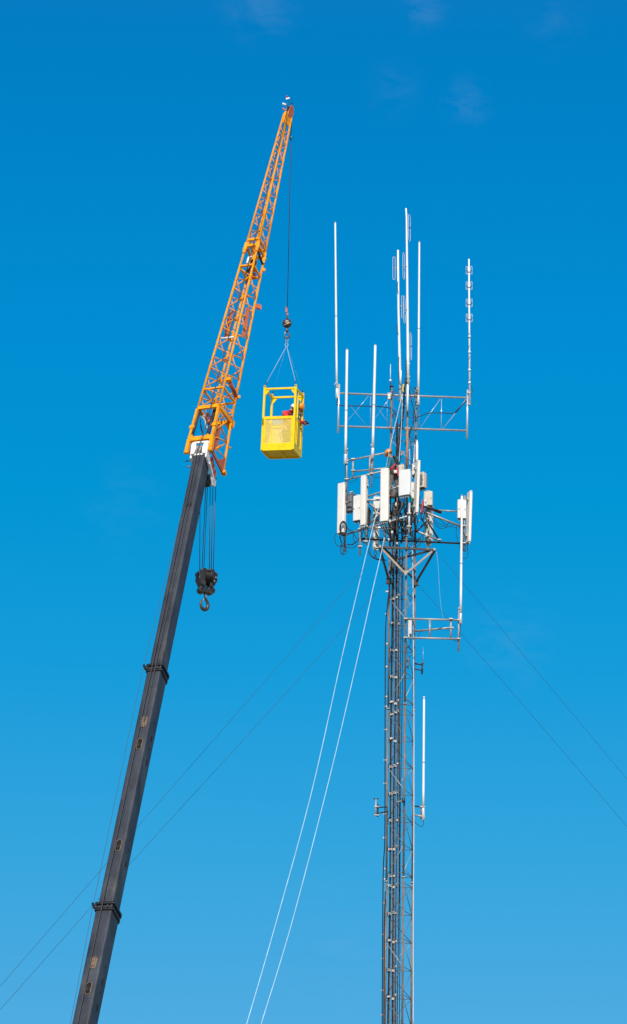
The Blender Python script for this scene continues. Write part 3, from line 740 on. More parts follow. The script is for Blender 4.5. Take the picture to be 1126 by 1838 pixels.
def hand(seq, nm, wrist, d, palm_n, thumb_side, curl=0.8):
    """palm, four unequal bent fingers and a thumb from the side of the palm"""
    d = d.normalized(); side = thumb_side.normalized(); n_ = palm_n.normalized()
    seq.append((nm + 'palm', nm + 'wrist', wrist + d * .05, (.040, .022)))
    for k, ln in enumerate((.070, .080, .074, .058)):
        b = wrist + d * .09 + side * (.030 - .020 * k)
        seq.append((nm + f'k{k}', nm + 'palm', b, .0095))
        seq.append((nm + f'm{k}', nm + f'k{k}', b + d * (ln * .5) + n_ * (.012 * curl), .0085))
        seq.append((nm + f't{k}', nm + f'm{k}', b + d * (ln * .75) + n_ * (.045 * curl), .0075))
    b = wrist + d * .035 + side * .042
    seq.append((nm + 'th0', nm + 'palm', b, .0105)); seq.append((nm + 'th1', nm + 'th0', b + d * .032 + side * .022 + n_ * .012, .009)); seq.append((nm + 'th2', nm + 'th1', b + d * .058 + side * .02 + n_ * .03, .008))
def head_parts(seq, hc, face, up):
    f_ = face.normalized(); u_ = up.normalized(); s_ = u_.cross(f_)
    seq += [('skull', 'neck', hc - u_ * .03, (.075, .085)), ('crown', 'skull', hc + u_ * .055, (.078, .088)),
            ('jaw', 'skull', hc + f_ * .05 - u_ * .085, .045), ('nose', 'skull', hc + f_ * .105 - u_ * .015, .013),
            ('ear_a', 'skull', hc + s_ * .082 - u_ * .01, (.012, .024)), ('ear_b', 'skull', hc - s_ * .082 - u_ * .01, (.012, .024))]
    return f_, u_, s_
def face_features(par, hc, f_, u_, s_):
    for k in (-1, 1):
        MB().ball(hc + f_ * .082 + s_ * (.032 * k) + u_ * .012, .011, 8).build('eye', 'eye', par)
    MB().path([hc + f_ * .088 - u_ * .062 - s_ * .022, hc + f_ * .094 - u_ * .064, hc + f_ * .088 - u_ * .062 + s_ * .022], .006, 5).build('mouth', 'redcloth', par)
def helmet(par, hc, f_, u_, m_, tilt=0.0):
    s_ = u_.cross(f_); c = hc + u_ * .035
    m = MB(); prof = [(.128, -.035), (.128, 0), (.124, .04), (.108, .08), (.078, .108), (.04, .122), (.0, .126)]
    m.lathe(c, u_, prof, 20, f_)
    pts = []
    for k in range(11):
        a = R(-75 + 150 * k / 10); pts.append(c + f_ * (.118 * math.cos(a)) + s_ * (.118 * math.sin(a)) - u_ * .03)
    for k in range(11):
        a = R(75 - 150 * k / 10); pts.append(c + f_ * (.175 * math.cos(a) + .0) + s_ * (.135 * math.sin(a)) - u_ * .042)
    m.prism(pts, u_ * .008)
    hm = m.build('helmet', m_, par)
    mm = MB(); mm.path([c + f_ * (.129 * math.cos(a)) + s_ * (.129 * math.sin(a)) - u_ * .028 for a in [2 * math.pi * k / 20 for k in range(20)]], .007, 5, closed=True); mm.build('helmet_band', 'blackcloth', hm)
    mm = MB(); mm.path(smooth([c + s_ * .11 - u_ * .03, hc + s_ * .085 - u_ * .08 + f_ * .03, hc - u_ * .13 + f_ * .05, hc - s_ * .085 - u_ * .08 + f_ * .03, c - s_ * .11 - u_ * .03], 4), .006, 5); mm.build('chin_strap', 'blackcloth', hm)
    return hm
def worker(label, J, face, up, cols, gloves, hand_n, group=None):
    """J: joints as world points: head neck chest waist pelvis; sh/el/wr (a, b); hip/kn/an (a, b); toe (a, b)"""
    t = thing('person', (J['an_a'] + J['an_b']) / 2, label, 'person', group)
    seq = [('pelvis', None, J['pelvis'], .115), ('waist', 'pelvis', J['waist'], (.125, .10)), ('chest', 'waist', J['chest'], (.14, .11)), ('neck', 'chest', J['neck'], .055)]
    f_, u_, s_ = head_parts(seq, J['head'], face, up)
    for k in 'ab':
        seq += [('sh' + k, 'chest', J['sh_' + k], .055), ('el' + k, 'sh' + k, J['el_' + k], .042), ('wr' + k + 'wrist', 'el' + k, J['wr_' + k], .028)]
        d = (J['wr_' + k] - J['el_' + k]).normalized(); nn = V(hand_n[k]); nn = (nn - d * nn.dot(d)).normalized()
        hand(seq, 'wr' + k, J['wr_' + k], d, nn, nn.cross(d))
        seq += [('hip' + k, 'pelvis', J['hip_' + k], .085), ('kn' + k, 'hip' + k, J['kn_' + k], .058), ('an' + k, 'kn' + k, J['an_' + k], .040), ('toe' + k, 'an' + k, J['toe_' + k], (.032, .045))]
    body = skin('body', *chain(seq), 'skin', t)
    # jacket over torso and arms
    sq = [('waist', None, J['pelvis'] + (J['waist'] - J['pelvis']) * .45, .14), ('mid', 'waist', J['waist'], (.150, .125)), ('chest', 'mid', J['chest'], (.165, .13)), ('collar', 'chest', J['neck'] + (J['chest'] - J['neck']) * .25, .075)]
    if cols.get('hood'): sq += [('hood', 'collar', lerp(J['neck'], J['head'], .42), .098)]
    for k in 'ab':
        sq += [('sh' + k, 'chest', J['sh_' + k], .080), ('el' + k, 'sh' + k, J['el_' + k], .062), ('wr' + k, 'el' + k, lerp(J['wr_' + k], J['el_' + k], .08), .046)]
    skin('jacket', *chain(sq), cols['top'], t, sub=2)
    sq = [('pelvis', None, J['pelvis'], (.150, .135))]
    for k in 'ab':
        sq += [('hip' + k, 'pelvis', J['hip_' + k], .108), ('kn' + k, 'hip' + k, J['kn_' + k], .080), ('an' + k, 'kn' + k, lerp(J['an_' + k], J['kn_' + k], .1), .062)]
    skin('trousers', *chain(sq), cols['legs'], t, sub=2)
    for k in 'ab':
        dt = (J['toe_' + k] - J['an_' + k])
        m = MB(); m.path(smooth([J['an_' + k] + V((0, 0, .06)), J['an_' + k] - V((0, 0, .02)), J['an_' + k] + dt * .5 - V((0, 0, .02)), J['an_' + k] + dt * 1.1], 3), .058, 8, .045); m.build('boot', cols['boot'], t)
        if gloves:
            m = MB(); m.ball(J['wr_' + k] + (J['wr_' + k] - J['el_' + k]).normalized() * .04, .043, 10); m.build('glove_cuff', gloves, t)
    face_features(t, J['head'], f_, u_, s_)
    helmet(t, J['head'], f_, u_, cols['helmet'])
    return t
# on the mast, seen from behind and the side, face to the left
Yw = 105.55
def Jp(x, y, d): return P(x, y, Yw + d)
J = dict(head=Jp(698.2, 814.5, -.05), neck=Jp(701.5, 820.5, 0), chest=Jp(704.8, 828, 0), waist=Jp(705.5, 838, .0), pelvis=Jp(707, 848, 0),
         sh_a=Jp(700.2, 824.5, -.17), el_a=Jp(698, 837.5, -.26), wr_a=Jp(693.5, 846, -.30), sh_b=Jp(711.5, 824.5, .10), el_b=Jp(716.8, 821.5, .18), wr_b=Jp(720.2, 816.5, .22),
         hip_a=Jp(703, 851, -.09), kn_a=Jp(701, 870, -.14), an_a=Jp(701.5, 890, -.03), hip_b=Jp(710.5, 851, .08), kn_b=Jp(712.5, 869, .0), an_b=Jp(711, 890, .1),
         toe_a=Jp(697.5, 892, -.12), toe_b=Jp(704.5, 892.5, .0))
w1 = worker('worker in teal shirt and orange helmet standing on the antenna mast', J, V((-.8, .35, -.42)), V((-.3, .05, .9)),
            dict(top='teal', legs='greycloth', boot='boot', helmet='helmet_o'), None, dict(a=(0, -1, 0), b=(0, -1, .3)))
# dark shorts overlay, harness and bag
sq = [('p', None, J['pelvis'] + V((0, 0, .03)), (.165, .145)), ('ha', 'p', J['hip_a'], .12), ('ka', 'ha', lerp(J['hip_a'], J['kn_a'], .35), .105), ('hb', 'p', J['hip_b'], .12), ('kb', 'hb', lerp(J['hip_b'], J['kn_b'], .35), .105)]
skin('seat_harness', *chain(sq), 'blackcloth', w1)
def strap(par, pts, r_, m_, name='harness_strap'): return MB().path(smooth([Jp(*q) for q in pts], 4), r_, 6).build(name, m_, par)
strap(w1, [(706, 818.5, -.15), (710.5, 823, -.17), (711.3, 831, -.19), (709, 838, -.2)], .045, 'blackcloth')
strap(w1, [(703, 841, -.22), (706, 838, -.24), (710.5, 832.5, -.20)], .032, 'redstrap'); strap(w1, [(700, 843, -.18), (703, 841, -.22)], .03, 'redstrap')
strap(w1, [(712.5, 840, -.16), (714, 846, -.18), (715.2, 855, -.18)], .028, 'redstrap'); strap(w1, [(711, 829, -.19), (712.5, 834, -.2), (714, 841, -.18)], .012, 'clampw')
m = MB(); m.box(Jp(710, 847, -.22), X * .06, Y_ * .04, Z * .06); m.build('tool_pouch', 'clampw', w1, bevel=.02)
t = thing('canvas_bag', Jp(705, 893, -.15), 'grey canvas tool bag hanging at the mast below the worker in teal', 'bag')
m = MB(); m.lathe(Jp(704.5, 893, -.15), V((.4, 0, 1)), [(.03, -.02), (.075, .0), (.10, .08), (.085, .17), (.095, .24), (.06, .27)], 9); m.build('bag_body', 'greycloth', t); MB().path(smooth([Jp(699.5, 880, -.18), Jp(703, 871, -.2), Jp(709, 879, -.2)], 5), .01, 5).build('bag_handle', 'clampw', t)

# in the basket
Yw = 97.3
J = dict(head=Jp(527.5, 734, .02), neck=Jp(522, 739.5, .04), chest=Jp(516.5, 745, .06), waist=Jp(515.5, 762, .1), pelvis=Jp(514, 772, .12),
         sh_a=Jp(511.5, 741.5, -.14), el_a=Jp(519, 757, -.22), wr_a=Jp(529, 757, -.18), sh_b=Jp(521, 743, .22), el_b=Jp(529, 757, .26), wr_b=Jp(538.5, 756, .24),
         hip_a=Jp(511.5, 776, .03), kn_a=Jp(513, 793, -.0), an_a=Jp(510.5, 804.0, .06), hip_b=Jp(517, 775, .2), kn_b=Jp(519, 793, .14), an_b=Jp(517, 805.0, .22),
         toe_a=Jp(515, 806.0, -.06), toe_b=Jp(521.5, 806.5, .1))
w2 = worker('worker in red jacket and white helmet bending forward inside the yellow basket', J, V((.75, -.35, -.55)), V((.45, -.05, .9)),
            dict(top='redcloth', legs='navy', boot='boot', helmet='helmet_w', hood=True), 'glove', dict(a=(0, 0, -1), b=(0, 0, -1)))
strap(w2, [(519, 741.5, -.12), (521, 746, -.17), (522.5, 753, -.16)], .022, 'blackcloth'); strap(w2, [(521.5, 747, -.14), (524, 752, -.1)], .014, 'clampw')
J = dict(head=Jp(539.3, 732, .12), neck=Jp(536.5, 740, .15), chest=Jp(533.5, 748, .15), waist=Jp(531.5, 761, .16), pelvis=Jp(530, 771, .18),
         sh_a=Jp(531, 746, .0), el_a=Jp(535.5, 755, -.12), wr_a=Jp(543.2, 758.5, -.02), sh_b=Jp(537.5, 746, .32), el_b=Jp(542, 754, .34), wr_b=Jp(547.8, 759, .26),
         hip_a=Jp(528, 775, .09), kn_a=Jp(529.5, 793, .02), an_a=Jp(526, 805.0, .1), hip_b=Jp(532.5, 775, .27), kn_b=Jp(534, 793, .2), an_b=Jp(531.5, 806.0, .28),
         toe_a=Jp(530.5, 807.0, .0), toe_b=Jp(536, 807.5, .18))
w3 = worker('worker in dark jacket and orange helmet reaching over the basket gate', J, V((.5, -.75, -.45)), V((.3, -.3, .9)),
            dict(top='navy', legs='blackcloth', boot='boot', helmet='helmet_o'), 'glove', dict(a=(0, 0, -1), b=(0, 0, -1)))
strap(w3, [(534.5, 741, .02), (537, 747, -.02), (539.5, 752.5, -.02)], .016, 'clampw')
for a_, b_ in ((J['el_a'], J['wr_a']), (J['el_b'], J['wr_b'])):
    MB().tube(lerp(a_, b_, .35), lerp(a_, b_, .95), .058, 10, .05).build('red_cuff', 'redcloth', w3)
t = thing('tool_pouch', Jp(549, 760, .1), 'dark pointed tool pouch with red flap held over the basket gate', 'tool')
m = MB(); m.lathe(Jp(546.5, 758.5, .12), Jp(555.5, 760, .12) - Jp(546.5, 758.5, .12), [(.07, 0), (.075, .02), (.05, .08), (.015, .15), (.0, .16)], 12); m.build('pouch_body', 'blackcloth', t)
MB().prism([Jp(546.3, 754.6, .10), Jp(553.5, 758.8, .1), Jp(550, 758.9, .1), Jp(546.3, 757.5, .1)], Y_ * .05).build('pouch_flap', 'redcloth', t)

# ================================================================== MAST
D0 = 106.0
def Q(x, y, d=0.0): return P(x, y, D0 + d)              # pixel at a depth measured from the mast's axis
CB = Q(719.4, 1600)                                     # axis
MX, MY, RM = CB.x, D0, .494
ANG = {'L': R(201.5), 'M': R(81.5), 'R': R(321.5)}
def leg_xy(k, r_=RM): a = ANG[k]; return V((MX + r_ * math.cos(a), MY - r_ * math.sin(a), 0))
def zrow(y, k='R'):                                      # height at which leg k crosses picture row y
    q = leg_xy(k); lo, hi = 0.0, 80.0
    for _ in range(50):
        mm = (lo + hi) / 2; v = V((q.x, q.y, mm)) - CAM; yy = CY - F * v.dot(UPV) / v.dot(FW)
        if yy > y: lo = mm
        else: hi = mm
    return lo
def LP(k, z, r_=RM): q = leg_xy(k, r_); return V((q.x, q.y, z))
ztop = zrow(699); z1 = zrow(1275); SEC = zrow(1275) - zrow(1584.6)
mast = thing('lattice_mast', V((MX, MY, 0)), 'tall triangular lattice mast crowded with antennas and cables', 'mast')
zs = z1; bounds = []
while zs < ztop - 1: bounds.append((zs, min(zs + SEC, ztop))); zs += SEC
zs = z1
while zs > -SEC + .3: bounds.append((max(zs - SEC, 0.0), zs)); zs -= SEC
bounds.sort()
FACES = (('L', 'M'), ('M', 'R'), ('L', 'R'))
for bi, (za, zb) in enumerate(bounds):
    if zb - za < .5: continue
    s = thing_part('mast_section', mast)
    for k in 'LMR':
        MB().tube(LP(k, za), LP(k, zb), .034, 10).build('leg', 'leg', s)
        MB().lathe(LP(k, za), Z, [(.034, -.02), (.062, -.018), (.062, .018), (.034, .02)], 12).build('flange', 'galv', s)
    nb = 6; gap = .17
    levels = [za + gap + (zb - za - 2 * gap) * i / nb for i in range(nb + 1)] if zb - za > SEC * .8 else [za + gap + .9 * i for i in range(int((zb - za - gap) / .9) + 1)]
    for i, z in enumerate(levels):
        for a, b in FACES:
            MB().tube(LP(a, z), LP(b, z), .0115, 6).build('horizontal_brace', 'brace', s)
            if i < len(levels) - 1:
                p_, q_ = (a, b) if (i % 2 == 0) else (b, a)
                if (a, b) == ('L', 'R'): p_, q_ = q_, p_
                MB().tube(LP(p_, z), LP(q_, levels[i + 1]), .0115, 6).build('diagonal_brace', 'brace' if i % 3 else 'galv', s)
    # cable hangers on the near-left face and the outside of the left leg
    for i, z in enumerate(levels):
        if z > zrow(1035): break
        a, b = LP('L', z) - Y_ * .075, LP('R', z) - Y_ * .075
        for u0, u1 in ((.075, .21), (.225, .345), (.36, .42)):
            if random.random() < .12: continue
            jz = random.uniform(-.05, .05)
            u0 += random.uniform(-.015, .015)
            m = MB(); e = lerp(a, b, u0), lerp(a, b, u1); nrm = V((-.1, -.99, 0))
            for q in range(3):
                c_ = lerp(e[0], e[1], (q + .5) / 3); m.box(c_ + nrm * .02 + Z * (.008 * (q % 2) + (.07 if u0 > .34 else 0) + jz), (b - a).normalized() * ((e[1] - e[0]).length / 6.6), nrm * .03, Z * .034)
            m.build('cable_hanger', 'clampw', s)
        m = MB(); m.box(LP('L', z + .25 + .12 * (i % 2), RM + .06), X * .07, Y_ * .03, Z * .022); m.build('cable_hanger', 'clampw', s)
    # end-cap plate at the very top
for k in 'LR':
    MB().lathe(LP(k, ztop), Z, [(.034, 0), (.034, .03), (.075, .035), (.075, .06), (.02, .065)], 12).build('leg_cap', 'darksteel', mast)

# feed cables up the mast
def updown(fr, rad_off, z0, z1_, sway=0.02, n=14, ph=0.0):
    a0 = leg_xy('L'); b0 = leg_xy('R'); q = lerp(a0, b0, fr) + V((0, -rad_off, 0))
    return [V((q.x + sway * math.sin(ph + 1.3 * k), q.y + .5 * sway * math.cos(ph + 1.7 * k), z0 + (z1_ - z0) * k / n)) for k in range(n + 1)]
zc_top = zrow(960)
for i, (fr, ro, r_, m_) in enumerate(((.125, .05, .031, 'cable'), (.165, .06, .016, 'cable2'), (.265, .05, .025, 'cable'), (.31, .06, .016, 'cable2'), (.385, .05, .017, 'cable'), (.43, .06, .014, 'cable2'), (.475, .04, .017, 'cable'), (.22, .14, .012, 'cable2'), (.53, .05, .015, 'cable'), (.345, .12, .011, 'cable2'))):
    o = MB().path(smooth(updown(fr, ro, 0, zc_top - .1 * i, .014, 16, i), 3), r_, 6).build('feed_cable', m_)
    tag(o, 'black feed cable clipped between the left and near legs of the lattice mast' if m_ == 'cable' else 'thin grey feed cable among the black ones on the lattice mast', 'cable', 'feed cables up the mast' if m_ == 'cable' else 'thin grey feed cables up the mast')
def px_cable(pts, r_, m_, label, group=None, name='jumper_cable', n=6, cat='cable'):
    return tag(MB().path(smooth([Q(*q) for q in pts], n), r_, 6).build(name, m_), label, cat, group)
px_cable([(686.2, 1860, -.15), (687, 1700, -.15), (688.3, 1560, -.15), (691, 1500, -.15), (691.5, 1300, -.15), (692, 1160, -.15), (693.5, 1110, -.15), (698, 1065, -.2), (700, 1040, -.2), (705, 990, -.3)], .021, 'cable', 'thick black cable strapped outside the left leg of the mast', name='feed_cable')
px_cable([(689, 1860, -.1), (689.5, 1760, -.1), (690, 1665, -.1), (692, 1600, -.1)], .02, 'cable', 'short thick black cable beside the outer left leg at the foot of the picture', name='feed_cable')
px_cable([(741.8, 1860, .1), (742, 1660, .1), (743, 1500, .05), (743.2, 1300, .05), (742.5, 1150, .05), (741.5, 1040, .05), (740, 980, .0)], .019, 'alu', 'bright metal conduit running up beside the right leg of the mast', name='conduit', cat='conduit')
px_cable([(703.5, 1045, -.35), (704, 1085, -.35), (707, 1125, -.3), (703, 1160, -.3), (700, 1190, -.3)], .014, 'cable', 'loose black cable swinging across the mast under the torque arm', name='feed_cable')

# ---- guys, torque arm
ta = thing('torque_arm', Q(731, 985), 'dark steel triangular torque arm bracket anchoring the guy wires on the mast', 'bracket')
e1, e2 = Q(682.5, 982, -.55), Q(780, 987, -.55)
MB().beam(e1, e2, .06, .07, Z).build('main_beam', 'darksteel', ta)
ap = Q(728.5, 1027.5, -.62)
MB().beam(e1 + V((.08, 0, -.08)), ap - X * .05, .055, .06, Z).build('strut', 'tan', ta); MB().beam(e2 - V((.08, 0, .06)), ap + X * .05, .05, .06, Z).build('strut', 'tan', ta)  # front struts paler, sunlight carried in their colour
MB().prism([ap + X * -.11 + Z * .06, ap + X * .11 + Z * .06, ap + Z * -.13], -Y_ * .03).build('apex_plate', 'tan', ta)  # same pale colour paints the sunlit look of the plate
MB().beam(e1 + Z * -.05, Q(698.5, 1043, .1), .07, .075, Y_).build('strut', 'darksteel', ta); MB().beam(e2 + Z * -.05, Q(746.5, 1046, .25), .07, .075, Y_).build('strut', 'darksteel', ta)
MB().beam(e2 - X * .05, Q(714, 1004, .15), .05, .055, Z).build('strut', 'darksteel', ta); MB().beam(e1 + X * .1, Q(745.5, 1042, .25), .05, .055, Z).build('strut', 'darksteel', ta)
for q, k in ((Q(698.5, 1043, .1), 0), (Q(746.5, 1046, .25), 1)):
    MB().box(q, X * .09, Y_ * .06, Z * .10).build('collar_plate', 'darksteel', ta)
for q in (e1, e2):
    MB().lathe(q - Y_ * .06, Y_, [(.03, 0), (.048, .0), (.048, .12), (.03, .12)], 12).build('clevis', 'tan', ta)
gl = 'thin dark guy wire running down '
GU = [([Q(683, 986, -.5), Q(645, 1030, -1.5), Q(255, 1475, -12), Q(189, 1553, -14), Q(0, 1771, -20), Q(-200, 2002, -26)], 'leftwards behind the boom, upper of two'),
      ([Q(697, 1040, .0), Q(470, 1292, -7), Q(237, 1547, -13), Q(0, 1813, -20), Q(-200, 2040, -26)], 'leftwards behind the boom, lower of two'),
      ([Q(782, 988, -.5), Q(950, 1188, 6), Q(1126, 1399, 12), Q(1300, 1610, 18)], 'rightwards from the torque arm end'),
      ([Q(747, 1045, .25), Q(950, 1278, 6), Q(1126, 1484, 12), Q(1300, 1690, 18)], 'rightwards from the right mast leg')]
for pts, l_ in GU:
    tag(MB().path(smooth(pts, 3), .0050, 5).build('guy_wire', 'guy'), gl + l_, 'guy wire', 'guy wires of the mast')
tag(MB().path(smooth([Q(784, 990, -.5), Q(787, 1020, -.5), Q(789, 1055, -.5), Q(792, 1090, -.4), Q(796, 1110, -.3)], 5), .0035, 5).build('loose_line', 'rope_w'), 'hair-thin pale line dangling from the end of the torque arm', 'line')

# ---- white ropes
def wrope(pts, label):
    tag(MB().path(smooth([Q(*q) for q in pts], 8), .0115, 6).build('rigging_rope', 'rope_w'), label, 'rope', 'white rigging ropes on the mast')
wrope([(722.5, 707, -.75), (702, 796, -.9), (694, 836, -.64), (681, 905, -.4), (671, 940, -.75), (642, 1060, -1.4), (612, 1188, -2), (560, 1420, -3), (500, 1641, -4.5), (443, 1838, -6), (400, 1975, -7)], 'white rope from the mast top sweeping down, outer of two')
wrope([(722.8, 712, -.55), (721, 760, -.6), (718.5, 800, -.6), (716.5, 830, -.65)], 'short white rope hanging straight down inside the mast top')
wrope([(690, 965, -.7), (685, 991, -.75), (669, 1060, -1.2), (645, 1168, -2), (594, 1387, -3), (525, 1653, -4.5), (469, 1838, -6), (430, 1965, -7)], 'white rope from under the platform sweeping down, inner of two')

# ================================================================== ANTENNAS
def clampbox(par, q, w=.05, d=.03): MB().box(q, X * w, Y_ * d, Z * .018).build('clamp', 'galv', par)
def whip(x0, y0, x1, y1, d, wpx, label, taper=1.0, ferr=.35, group='white whip antennas', pointed=False):
    a, b = Q(x0, y0, d), Q(x1, y1, d)                    # tip, foot
    t = thing('whip_antenna', b, label, 'antenna', group)
    r_ = wpx / 2 / 54 * .95
    m = MB(); u_ = (a - b).normalized(); Ls = (a - b).length; x, y, _ = basis(u_)
    prof = [(r_, ferr)] + [(lerp(r_, r_ * taper, k / 6), lerp(ferr, Ls - (.15 if pointed else .03), k / 6)) for k in range(1, 7)] + [(r_ * taper * (.3 if pointed else .7), Ls)]
    m.lathe(b, u_, prof, 12); m.build('radome', 'whip', t)
    MB().lathe(b, u_, [(r_ * 1.0, 0), (r_ * 1.25, .01), (r_ * 1.25, ferr - .02), (r_ * 1.05, ferr)], 12).build('ferrule', 'alu', t)
    MB().lathe(lerp(b, a, .46), u_, [(lerp(r_, r_ * taper, .46) * 1.06, 0), (lerp(r_, r_ * taper, .46) * 1.06, .05)], 12).build('joint_band', 'clampw', t)
    MB().lathe(a - u_ * .03, u_, [(r_ * taper * 1.08, 0), (r_ * taper * 1.08, .03), (r_ * taper * .5, .045)], 10).build('tip_cap', 'galv' if not pointed else 'whip', t)
    return t
t = whip(602, 399, 605, 715, .55, 4.4, 'tallest white whip antenna at the outer left end of the crossarm', .8)
clampbox(t, Q(606, 693.5, .55)); clampbox(t, Q(606, 712, .55)); MB().path(smooth([Q(600, 691, .5), Q(604, 686, .5), Q(608, 691, .5)], 4), .01, 5).build('strap', 'alu', t)
t = whip(623.3, 627, 620.3, 833, .3, 5.2, 'white whip antenna at the corner of the pipe railing, second from the left', .95)
clampbox(t, Q(622, 806, .3)); clampbox(t, Q(622, 831, .3))
t = whip(674, 619, 669, 822, -.25, 5.2, 'white whip antenna standing on the middle of the pipe railing', .95)
clampbox(t, Q(668.5, 799, -.25)); clampbox(t, Q(668, 822, -.25))
t = whip(753, 434, 751.2, 727, .1, 4.4, 'tall slim white whip antenna clamped to the right corner of the mast top', .8)
clampbox(t, Q(749.5, 697.5, .15)); clampbox(t, Q(749.5, 725.5, .15))
t = whip(829.5, 889, 827, 1119.5, -.55, 4.6, 'long white whip antenna on the right standing on the low side arm', .95)
clampbox(t, Q(825.5, 1092, -.5)); clampbox(t, Q(825.5, 1116.5, -.5))
t = whip(761.4, 1251, 760, 1472, .05, 4.6, 'white pointed whip antenna low on the mast, standing on a short double bracket', .9, pointed=True, ferr=.4)
for y in (1448, 1465): clampbox(t, Q(759, y, .05), .08)
t = thing('whip_antenna', Q(701, 700, .1), 'thin short whip antenna with a white ball base on the left mast corner', 'antenna', 'white whip antennas')
MB().lathe(Q(701, 683, .1), Z, [(.012, 0), (.013, .3), (.006, .6)], 8).build('radome', 'whip', t)
MB().ball(Q(701, 683, .1), .045, 14).build('ball_base', 'whip', t)
MB().tube(Q(701, 684, .1), Q(701.2, 700, .1), .018, 8).build('stem', 'darksteel', t)

# folded dipole arrays
def loop(par, x0, x1, y0, y1, d0, d1, r_=.0085, m_='loopm'):
    a, b = Q(x0, y0, d0), Q(x1, y0, d1); c, e = Q(x1, y1, d1), Q(x0, y1, d0)
    pts = []
    for (p, q) in ((a, b), (c, e)):
        s_ = 1 if p is a else -1; h = (q - p) / 2; mid = (p + q) / 2
        for k in range(6):
            an = math.pi - math.pi * k / 5
            pts.append(mid + h * math.cos(an) * 1.0 + Z * (s_ * h.length * math.sin(an)) if True else mid)
    return MB().path(pts, r_, 6, closed=True).build('folded_dipole', m_, par)
def arm(par, x0, y0, x1, y1, d0, d1, r_=.015, m_='galv'): return MB().tube(Q(x0, y0, d0), Q(x1, y1, d1), r_, 6).build('dipole_arm', m_, par)
t = thing('dipole_antenna', Q(719.5, 720, -.1), 'white mast with two loop dipoles, shorter one left of centre', 'antenna', 'folded dipole antennas')
MB().path([Q(714.6, 449, -.1), Q(715.5, 550, -.1), Q(717.5, 640, -.1), Q(719.6, 722, -.1)], .032, 10, .05).build('pole', 'whip', t)
loop(t, 705.3, 709.6, 463, 500, -.1, -.1); arm(t, 705.5, 481.5, 715, 481, -.1, -.1)
loop(t, 721.3, 725, 532.5, 569, -.1, -.1); arm(t, 715.8, 550, 725, 549, -.1, -.1)
for pts in (((714.5, 505), (713.8, 515), (715, 527)), ((714, 582), (713, 590), (715, 600)), ((716.5, 640), (715.6, 655), (716.8, 690))):
    MB().path(smooth([Q(x, y, -.16) for x, y in pts], 4), .012, 5).build('feed_lead', 'cable', t)
MB().tube(Q(719.3, 690, -.16), Q(719.8, 665, -.16), .028, 8).build('sleeve', 'whip', t)
t = thing('dipole_antenna', Q(732, 738, -.66), 'tallest white mast at the centre carrying four slender loop dipoles', 'antenna', 'folded dipole antennas')
MB().path([Q(729.0, 374, -.66), Q(730, 390, -.66), Q(731.2, 500, -.66), Q(732.4, 640, -.66), Q(733, 690, -.66)], .026, 10, .052).build('pole', 'whip', t)
MB().lathe(Q(731.6, 738, -.66), Q(732.2, 687, -.66) - Q(731.6, 738, -.66), [(.036, 0), (.036, .96)], 12).build('sleeve', 'whip', t)
loop(t, 733.6, 736.8, 390.5, 428, -.66, -.46); arm(t, 730.5, 408, 736.8, 409, -.66, -.46, .018, 'darksteel')
loop(t, 723.4, 726.4, 459, 496, -.86, -.66); arm(t, 723.3, 477, 731, 478, -.86, -.66)
loop(t, 724.6, 727.6, 537, 575, -.86, -.66); arm(t, 724.6, 555, 731.5, 556, -.86, -.66, .018)
loop(t, 736.2, 739, 603, 641, -.66, -.46); arm(t, 732, 622, 739, 621, -.66, -.46, .018, 'darksteel')
for y in (653, 676, 684): clampbox(t, Q(732.3, y, -.66), .07)
MB().path(smooth([Q(733.5, 560, -.60), Q(734, 590, -.60), Q(733.3, 610, -.60)], 4), .012, 5).build('feed_lead', 'cable', t)
MB().path(smooth([Q(729.5, 645, -.72), Q(729, 660, -.72), Q(729.8, 690, -.72)], 4), .016, 5).build('feed_lead', 'cable', t)
t = thing('dipole_antenna', Q(843.8, 726, .2), 'slim white mast with four pairs of small loops at the right end of the crossarm', 'antenna', 'folded dipole antennas')
MB().path([Q(842, 465, .2), Q(842.6, 570, .2), Q(843.6, 726, .2)], .026, 10, .034).build('pole', 'whip', t)
for y in (485, 512.5, 543.5, 570.5):
    for s_ in (-1, 1):
        xc = 842.2 + (y - 465) * .003
        xi, xo = xc + s_ * 2.6, xc + s_ * 5.4
        loop(t, min(xi, xo), max(xi, xo), y - 5.5, y + 6, .2, .2, .009)
        MB().path(smooth([Q(xc, y + 3.2, .17), Q(xc + s_ * 2.5, y + 2.8, .17), Q(xc + s_ * 5.3, y - .5, .17)], 4), .011, 5).build('dipole_arm', 'darksteel', t)
wr = []
for k in range(40): wr.append(Q(842.3 + k * .035 + 1.2 * math.sin(k * .85), 590 + k * 2.8, .2 + .025 * math.cos(k * .85)))
MB().path(wr, .012, 5).build('feed_lead', 'cable', t)
for y in (604, 632, 664, 687): MB().lathe(Q(843, y, .17), Z, [(.03, -.04), (.045, -.02), (.045, .02), (.03, .04)], 8).build('cable_strap', 'whip', t)
MB().path(smooth([Q(844.5, 690, .2), Q(848, 699, .2), Q(847.5, 706, .2), Q(844.5, 712, .2)], 4), .008, 5).build('drip_loop', 'cable', t)
clampbox(t, Q(842, 704.5, .2)); clampbox(t, Q(842, 725.5, .2))

